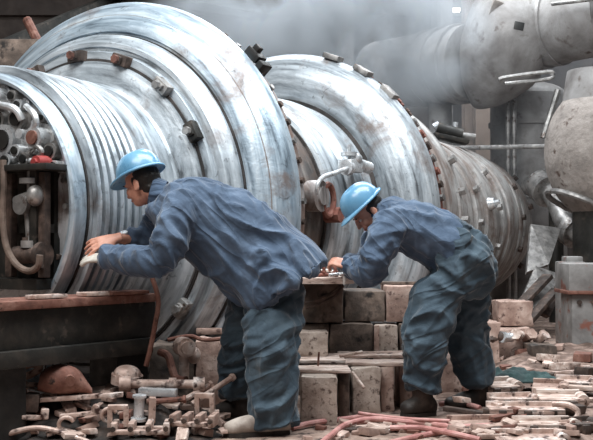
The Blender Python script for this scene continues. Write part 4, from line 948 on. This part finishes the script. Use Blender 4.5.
for i, (px, py, D, w, l) in enumerate(((140, 432, 4.98, 0.26, 'low bracket frame with upright lugs at the bottom edge, under the bright sleeve'), (192, 424, 5.05, 0.2, 'pinkish bracket frame with upright lugs left of the pale boot'))):
    fr = thing('lug_bracket', l, 'bracket', gl(px, py, D), 0.05 - 0.2 * i)
    MB().box((0, 0, 0), (w, 0.05, 0.02), None, 0.004).box((0, 0.10, 0), (w, 0.04, 0.02), None, 0.004).build('rail', M['scrap'], fr)
    for k in range(4):
        lug = MB().box((-w / 2 + w * k / 3, 0.05, 0.015), (0.03, 0.14, 0.06), None, 0.006).build('lug', M['brick' if i else 'scrap'], fr)
        MB().cyl((-w / 2 + w * k / 3, -0.025, 0.02), (-w / 2 + w * k / 3, -0.04, 0.02), 0.014, seg=6).build('nut', M['dark_scrap'], lug)
for i, (a, b, l) in enumerate((((192, 404, 5.3), (234, 376, 5.45), 'slanting bar reaching up to the trouser leg of the bent person'), ((180, 402, 5.3), (212, 384, 5.4), 'thinner slanting bar below the first, pointing at the foundation block'), ((148, 402, 5.2), (186, 399, 5.2), 'rusty pin lying right of the bright sleeve'))):
    A_, B_ = gl(*a), gl(*b); c = (A_ + B_) / 2
    o = MB().cyl(A_ - c, B_ - c, 0.015, seg=9).cyl((B_ - c) * 0.85, B_ - c, 0.022, seg=6).build('tie_bar', M['scrap' if i < 2 else 'rust']); o.location = c; tag(o, l, 'bar')
put(MB().cyl((0, -0.05, 0), (0, 0.05, 0), 0.055, seg=18).cyl((0, -0.075, 0), (0, -0.05, 0), 0.036, seg=14).cyl((0, 0, 0), (0.0, 0.0, -0.20), 0.03).ell((0.06, 0, -0.05), (0.04, 0.04, 0.05)), 'pump_fitting', 'scrap', gl(184, 347, 5.75), (0, 0, 0.4), 'rounded pump fitting on the sooty foundation block', 'fitting')
o = MB().tube([gl(160, 352, 5.75), gl(168, 356, 5.7), (gl(172, 368, 5.65)), gl(176, 378, 5.6), gl(186, 380, 5.55)], 0.022, 10, 5).build('bent_pipe', M['rust'], origin=gl(172, 366, 5.65)); tag(o, 'bent rusty pipe coming down before the sooty foundation block', 'pipe')
o = MB().tube([gl(168, 340, 5.9), gl(190, 336, 5.88), gl(206, 340, 5.86), gl(240, 337, 5.9)], 0.012, 8, 5).build('bent_pipe', M['rust'], origin=gl(200, 338, 5.88)); tag(o, 'thin rusty pipe lying on top of the pink foundation block', 'pipe')

# lower right: pale channel plates with rounded lugs
def channel(px, py, D, L, rz, m, label, tilt=0.0):
    t = thing('channel_plate', label, 'plate', W(px, py, D), rz)
    t.rotation_euler = (tilt, 0.0, rz)
    MB().box((0, 0, 0), (L, 0.16, 0.018), None, 0.004).box((0, -0.07, -0.012), (L, 0.02, 0.04), None, 0.004).box((0, 0.07, 0.014), (L, 0.02, 0.04), None, 0.004).build('plate', M[m], t)
    n = max(2, int(L / 0.11))
    for k in range(n):
        x = -L / 2 + L * (k + 0.5) / n
        MB().box((x, -0.09, -0.02), (0.04, 0.035, 0.05), None, 0.008).build('foot', M['dark_scrap'], t)
    lug = MB().cyl((L / 2, -0.05, -0.005), (L / 2, 0.05, -0.005), 0.035, seg=16).build('end_lug', M[m], t)
    MB().cyl((L / 2, -0.056, -0.005), (L / 2, -0.05, -0.005), 0.016, seg=10).build('pin', M['dark_scrap'], lug)
for a in ((525, 409, 5.42, 0.40, -0.04, 'scrap', 'long channel plate at the middle right, longest of the pile'),
          (544, 424, 5.18, 0.30, 0.02, 'wood', 'broad pale channel plate at the bottom right, nearest of the pile'),
          (478, 424, 5.25, 0.30, 0.10, 'brick', 'channel plate lying left of the broad pale one, near the pink hoses'),
          (560, 398, 5.62, 0.24, -0.08, 'wood', 'pale channel plate near the right edge above the longest one'),
          (513, 399, 5.72, 0.26, 0.12, 'scrap', 'channel plate just behind the longest one'),
          (583, 424, 5.15, 0.16, 0.3, 'dark_scrap', 'dark short channel plate cut by the right edge'),
          (575, 382, 6.1, 0.22, -0.2, 'scrap', 'worn channel plate under the cabinet, right of the green cloth'),
          (528, 438, 5.0, 0.34, 0.0, 'scrap', 'channel plate along the bottom edge, under the broad pale one'),
          (498, 385, 6.0, 0.22, 0.3, 'wood', 'small pale plate in front of the green cloth'),
          (548, 387, 5.95, 0.18, -0.3, 'brick', 'small pink plate below the tip of the green cloth')):
    channel(*a[:7], tilt=0.10 * math.sin(a[0]))
for i, (px, py, D, s, m, l) in enumerate(((543, 394, 5.75, (0.10, 0.09, 0.07), 'wood', 'pale cube-shaped block among the channel plates'), (575, 410, 5.4, (0.09, 0.07, 0.06), 'dark_scrap', 'dark chunk at the right edge between channel plates'), (497, 407, 5.5, (0.07, 0.07, 0.05), 'scrap', 'small chunk at the left end of the longest channel plate'), (565, 366, 6.8, (0.20, 0.14, 0.05), 'wood', 'flat pale slab beyond the green cloth near the cabinet'), (583, 357, 7.2, (0.16, 0.12, 0.06), 'rust', 'rusty slab at the foot of the cabinet'), (548, 358, 7.2, (0.16, 0.14, 0.05), 'wood', 'pale slab before the low sooty block'), (520, 371, 6.7, (0.2, 0.12, 0.04), 'brick', 'pink slab behind the green cloth'), (462, 400, 5.62, (0.08, 0.06, 0.03), 'scrap', 'flat chunk between the boots of the stooping person'), (585, 372, 6.4, (0.1, 0.1, 0.06), 'dark_scrap', 'dark lump at the right edge beyond the worn channel plate'))):
    mb = MB().box((0, 0, 0), s, None, 0.006); mb.jitter(0.012, 14, i); put(mb, 'chunk', m, W(px, py, D), (0.1 * (i % 3 - 1), 0.08 * (i % 2), 0.3 * i), l, 'chunk')
for i, (px, py, D, L, rz, m, l) in enumerate(((470, 412, 5.45, 0.30, -0.5, 'dark_scrap', 'dark flat bar lying before the dark boot toward the pink hoses'), (505, 416, 5.32, 0.22, 0.7, 'rust', 'rusty bar lying crosswise between two channel plates'), (560, 412, 5.38, 0.2, -0.7, 'dark_scrap', 'dark bar crossing the pile left of the U-shaped bolt'), (590, 400, 5.6, 0.24, 0.5, 'scrap', 'pale bar cut by the right edge above the dark chunk'), (535, 378, 6.3, 0.26, -0.3, 'dark_scrap', 'dark bar beside the tip of the green cloth'), (572, 372, 6.6, 0.28, 0.2, 'scrap', 'pale bar lying beyond the green cloth toward the cabinet'), (500, 436, 5.02, 0.26, 0.3, 'scrap', 'worn bar along the bottom edge right of the pink hoses'), (585, 388, 5.9, 0.2, -0.4, 'wood', 'short pale bar at the right edge above the worn channel plates'))):
    put(MB().box((0, 0, 0), (L, 0.045, 0.025), None, 0.005).box((L * 0.35, 0, 0.02), (0.05, 0.06, 0.03), None, 0.006), 'flat_bar', m, W(px, py, D), (0.1 * math.sin(i), 0.06 * math.cos(i * 2), rz), l, 'bar')
o = MB().tube([W(552, 404, 5.3), W(568, 405, 5.28), W(578, 412, 5.26), W(574, 420, 5.25), W(562, 420, 5.25)], 0.016, 10, 5).build('u_bolt', M['scrap'], origin=W(566, 412, 5.27)); tag(o, 'thick U-shaped bolt at the right end of the longest channel plate', 'bolt')
# dark green cloth dropped on the scrap
mb = MB(); nx, ny = 46, 22; vs = []
for j in range(ny + 1):
    row = []
    for i in range(nx + 1):
        u, v = i / nx, j / ny
        x = (u - 0.5) * 0.46 * (1 - 0.2 * v) - 0.03 * v; y = (v - 0.5) * 0.26
        h = 0.016 + 0.05 * math.exp(-((u - 0.52) / 0.20) ** 2) * math.exp(-((v - 0.5) / 0.42) ** 2) + 0.022 * math.exp(-((u - 0.22) / 0.18) ** 2) + 0.03 * noise.noise(V((u * 7, v * 4, 3))) + 0.02 * math.exp(-((u - 0.9) / 0.1) ** 2)
        e = min(1, min(u, 1 - u) * 9) * min(1, min(v, 1 - v) * 6)
        row.append(mb.bm.verts.new((x, y, max(0.004, h * e) + 0.01 * noise.noise(V((u * 15, v * 9, 1))) * e)))
    vs.append(row)
for j in range(ny):
    for i in range(nx): mb.bm.faces.new((vs[j][i], vs[j][i + 1], vs[j + 1][i + 1], vs[j + 1][i]))
o = mb.build('green_cloth', M['green'], auto=80); o.location = W(522, 380, 6.2); o.scale = (1.05, 1, 1.1); tag(o, 'crumpled dark green cloth dropped on the scrap at the right', 'cloth')
sm_ = o.modifiers.new('thick', 'SOLIDIFY'); sm_.thickness = 0.008
# fittings lying on the pink masonry
for i, (px, py, D, m, l) in enumerate(((497, 339, 7.78, 'dark_scrap', 'dark fitting on the masonry, hard against the trailing leg'), (507, 338, 7.78, 'chrome', 'pale fitting on the masonry, second from the trailing leg'), (517, 336, 7.8, 'wood', 'pale lump in the middle of the fittings on the masonry'), (529, 337, 7.85, 'brick', 'pink fitting toward the right of the masonry'), (541, 339, 7.85, 'scrap', 'fitting at the right end of the row above the sooty block'))):
    mb = MB().cyl((-0.05, 0, 0.0), (0.05, 0, 0.01), 0.036, seg=12).cyl((-0.06, 0, 0), (-0.035, 0, 0), 0.048, seg=6).ell((0.03, -0.02, 0.02), (0.035, 0.035, 0.035)); put(mb, 'fitting', m, W(px, py, D), (0, 0.2 * i, 0.6 * i), l, 'fitting')
# pink hoses on the floor
hoses = ([(292, 428), (312, 423), (345, 419), (366, 417), (400, 420), (440, 424), (490, 430)], [(318, 446), (330, 436), (347, 424), (372, 419), (398, 421), (430, 424), (455, 427), (500, 425)], [(358, 413), (380, 416), (410, 419), (450, 421)], [(385, 444), (420, 436), (450, 430), (470, 425), (490, 428)], [(390, 428), (420, 428), (450, 433), (480, 440)], [(440, 404), (452, 403), (466, 404), (480, 408)])
hl = ('pink hose running from the pale boot along the foot of the blocks', 'pink hose curving up from the bottom edge in a wide arc', 'thin pink hose close to the boot of the stooping person', 'pink hose slanting up from the bottom edge to the channel plates', 'pink hose crossing the slanting one at the bottom', 'short pink hose end between the two dark boots')
for i, (h, l) in enumerate(zip(hoses, hl)):
    z = 0.018 + 0.012 * (i % 3)
    pts = [FL(px, py, z + 0.008 * math.sin(k * 2.1 + i)) for k, (px, py) in enumerate(h)]
    c = pts[len(pts) // 2]
    o = MB().tube(pts, 0.015 if i != 2 else 0.010, 10, 8).build('hose', M['hose'], origin=c); tag(o, l, 'hose', 'pink hoses on the floor')
put(MB().box((0, 0, 0), (0.16, 0.09, 0.012), None, 0.003), 'paper_scrap', 'rag', FL(385, 429, 0.012), (0, 0, 0.4), 'pale scrap of sheet on the floor under the pink hoses', 'scrap')
put(MB().box((0, 0, 0), (0.10, 0.05, 0.015), None, 0.003), 'board', 'dark_scrap', FL(355, 429, 0.012), (0, 0, 0.7), 'small dark offcut on the floor inside the hose arc', 'board')
# loose chips
shapes = []
for k in range(5):
    mb = MB().box((0, 0, 0), (0.05 + 0.02 * (k % 3), 0.035 + 0.01 * (k % 2), 0.018 + 0.008 * (k % 2)), None, 0.004); mb.jitter(0.010, 20, k)
    o = mb.build('chip', M[('scrap', 'brick', 'wood', 'rust', 'scrap')[k]]); shapes.append(o)
rnd = random.Random(5)
n = 0
def chip(p, l, g):
    global n
    s = shapes[n % 5]
    o = s if n < 5 else s.copy()
    if n >= 5: C.objects.link(o)
    k = rnd.uniform(0.6, 1.7)
    o.location = p; o.rotation_euler = (rnd.uniform(-.3, .3), rnd.uniform(-.3, .3), rnd.uniform(0, 6.3)); o.scale = (k, k, k)
    tag(o, l, 'chip', g); n += 1
for i in range(95):
    px, D = rnd.uniform(445, 610), 5.0 + 3.2 * rnd.random() ** 1.6
    if px < 505 and 5.3 < D < 6.3: continue
    p = W(px, 240, D); z = hr_(px, D) + 0.03; chip((p.x, p.y, z), 'chip of broken metal or brick in the dusty heap at the lower right', 'chips in the right heap')
for i in range(70):
    px, D = rnd.uniform(0, 225), rnd.uniform(4.98, 5.5)
    p = W(px, 240, D); z = hl_(px, D) + 0.03; chip((p.x, p.y, z), 'chip of metal in the dark scrap heap at the lower left', 'chips in the left heap')
for i in range(28):
    px, py = rnd.uniform(300, 450), rnd.uniform(421, 439)
    chip(FL(px, py, 0.012), 'chip lying on the open floor among the pink hoses', 'chips on the open floor')

# ------------------------------------------------------------------ smoke
def vol(name, c, semi, dens, scale, label, col=(0.86, 0.93, 1.0, 1), lo=0.45, hi=0.7, soft=True):
    m = bpy.data.materials.new(name); m.use_nodes = True; nt = m.node_tree
    nt.nodes.remove(nt.nodes['Principled BSDF'])
    N = nt.nodes.new; L = nt.links.new
    pv = N('ShaderNodeVolumePrincipled'); pv.inputs['Color'].default_value = col; pv.inputs['Anisotropy'].default_value = 0.1
    tc = N('ShaderNodeTexCoord')
    mp = N('ShaderNodeMapping'); mp.inputs['Scale'].default_value = semi; L(tc.outputs['Object'], mp.inputs['Vector'])
    f = noise_node(nt, mp.outputs['Vector'], scale, 4, 0.55, 0.8)
    k = ramp(nt, [(lo, (0, 0, 0, 1)), (hi, (1, 1, 1, 1))], f)
    ln = N('ShaderNodeVectorMath'); ln.operation = 'LENGTH'; L(tc.outputs['Object'], ln.inputs[0])
    fall = ramp(nt, [(0.15, (1, 1, 1, 1)), (0.98, (0, 0, 0, 1))], ln.outputs['Value'])
    mu = N('ShaderNodeMath'); mu.operation = 'MULTIPLY'; L(k, mu.inputs[0]); L(fall, mu.inputs[1])
    m2 = N('ShaderNodeMath'); m2.operation = 'MULTIPLY'; L(mu.outputs[0], m2.inputs[0]); m2.inputs[1].default_value = dens
    L(m2.outputs[0], pv.inputs['Density']); L(pv.outputs[0], nt.nodes['Material Output'].inputs['Volume'])
    o = MB().ell((0, 0, 0), (1, 1, 1), None, 32, 20).build('smoke', m); o.location = c; o.scale = semi
    return tag(o, label, 'smoke', kind='stuff')
vol('smoke_volume', W(320, 32, 10.9), (2.0, 1.5, 1.15), 4.2, 1.5, 'pale blue-grey smoke drifting up behind the turbine', lo=0.42, hi=0.58)
vol('haze_volume', W(470, 100, 13.6), (3.4, 2.2, 2.6), 0.20, 0.9, 'thin haze hanging before the pipes and columns', lo=0.25, hi=0.6)

# ------------------------------------------------------------------ light and camera
def area(name, loc, target, size, power, col):
    l = bpy.data.lights.new(name, 'AREA'); l.shape = 'RECTANGLE'; l.size, l.size_y = size; l.energy = power; l.color = col
    o = bpy.data.objects.new(name, l); C.objects.link(o); o.location = loc
    o.rotation_euler = (V(target) - V(loc)).to_track_quat('-Z', 'Y').to_euler()
    return o
area('hall_skylight', (0.5, 4.6, 6.6), (0.0, 6.6, 0.8), (6.0, 3.0), 680, (0.92, 0.97, 1.0))
area('rear_fill', (2.0, 12.0, 7.6), (2.0, 12.5, 0.0), (8.0, 3.0), 800, (0.92, 0.96, 1.0))  # unseen fill added to light the smoke and the background
area('front_left_fill', (-3.2, 1.8, 6.4), (-1.0, 6.0, 1.0), (4.0, 2.5), 260, (1.0, 0.97, 0.94))  # unseen fill added to brighten the turbine's front end
w = bpy.data.worlds.new('hall_air'); scene.world = w; w.use_nodes = True
w.node_tree.nodes['Background'].inputs[0].default_value = (0.80, 0.86, 0.92, 1); w.node_tree.nodes['Background'].inputs[1].default_value = 0.10
cam = bpy.data.cameras.new('camera'); co = bpy.data.objects.new('camera', cam); C.objects.link(co)
cam.sensor_width = 36; cam.lens = F * 36 / 593; cam.clip_end = 100
co.location = (0, 0, 1.0); co.rotation_euler = (math.pi / 2 + PITCH, 0, 0)
scene.camera = co
vs_ = scene.view_settings
vs_.view_transform = 'Standard'; vs_.look = 'None'; vs_.gamma = 1.0; vs_.exposure = 0.2; vs_.use_curve_mapping = False
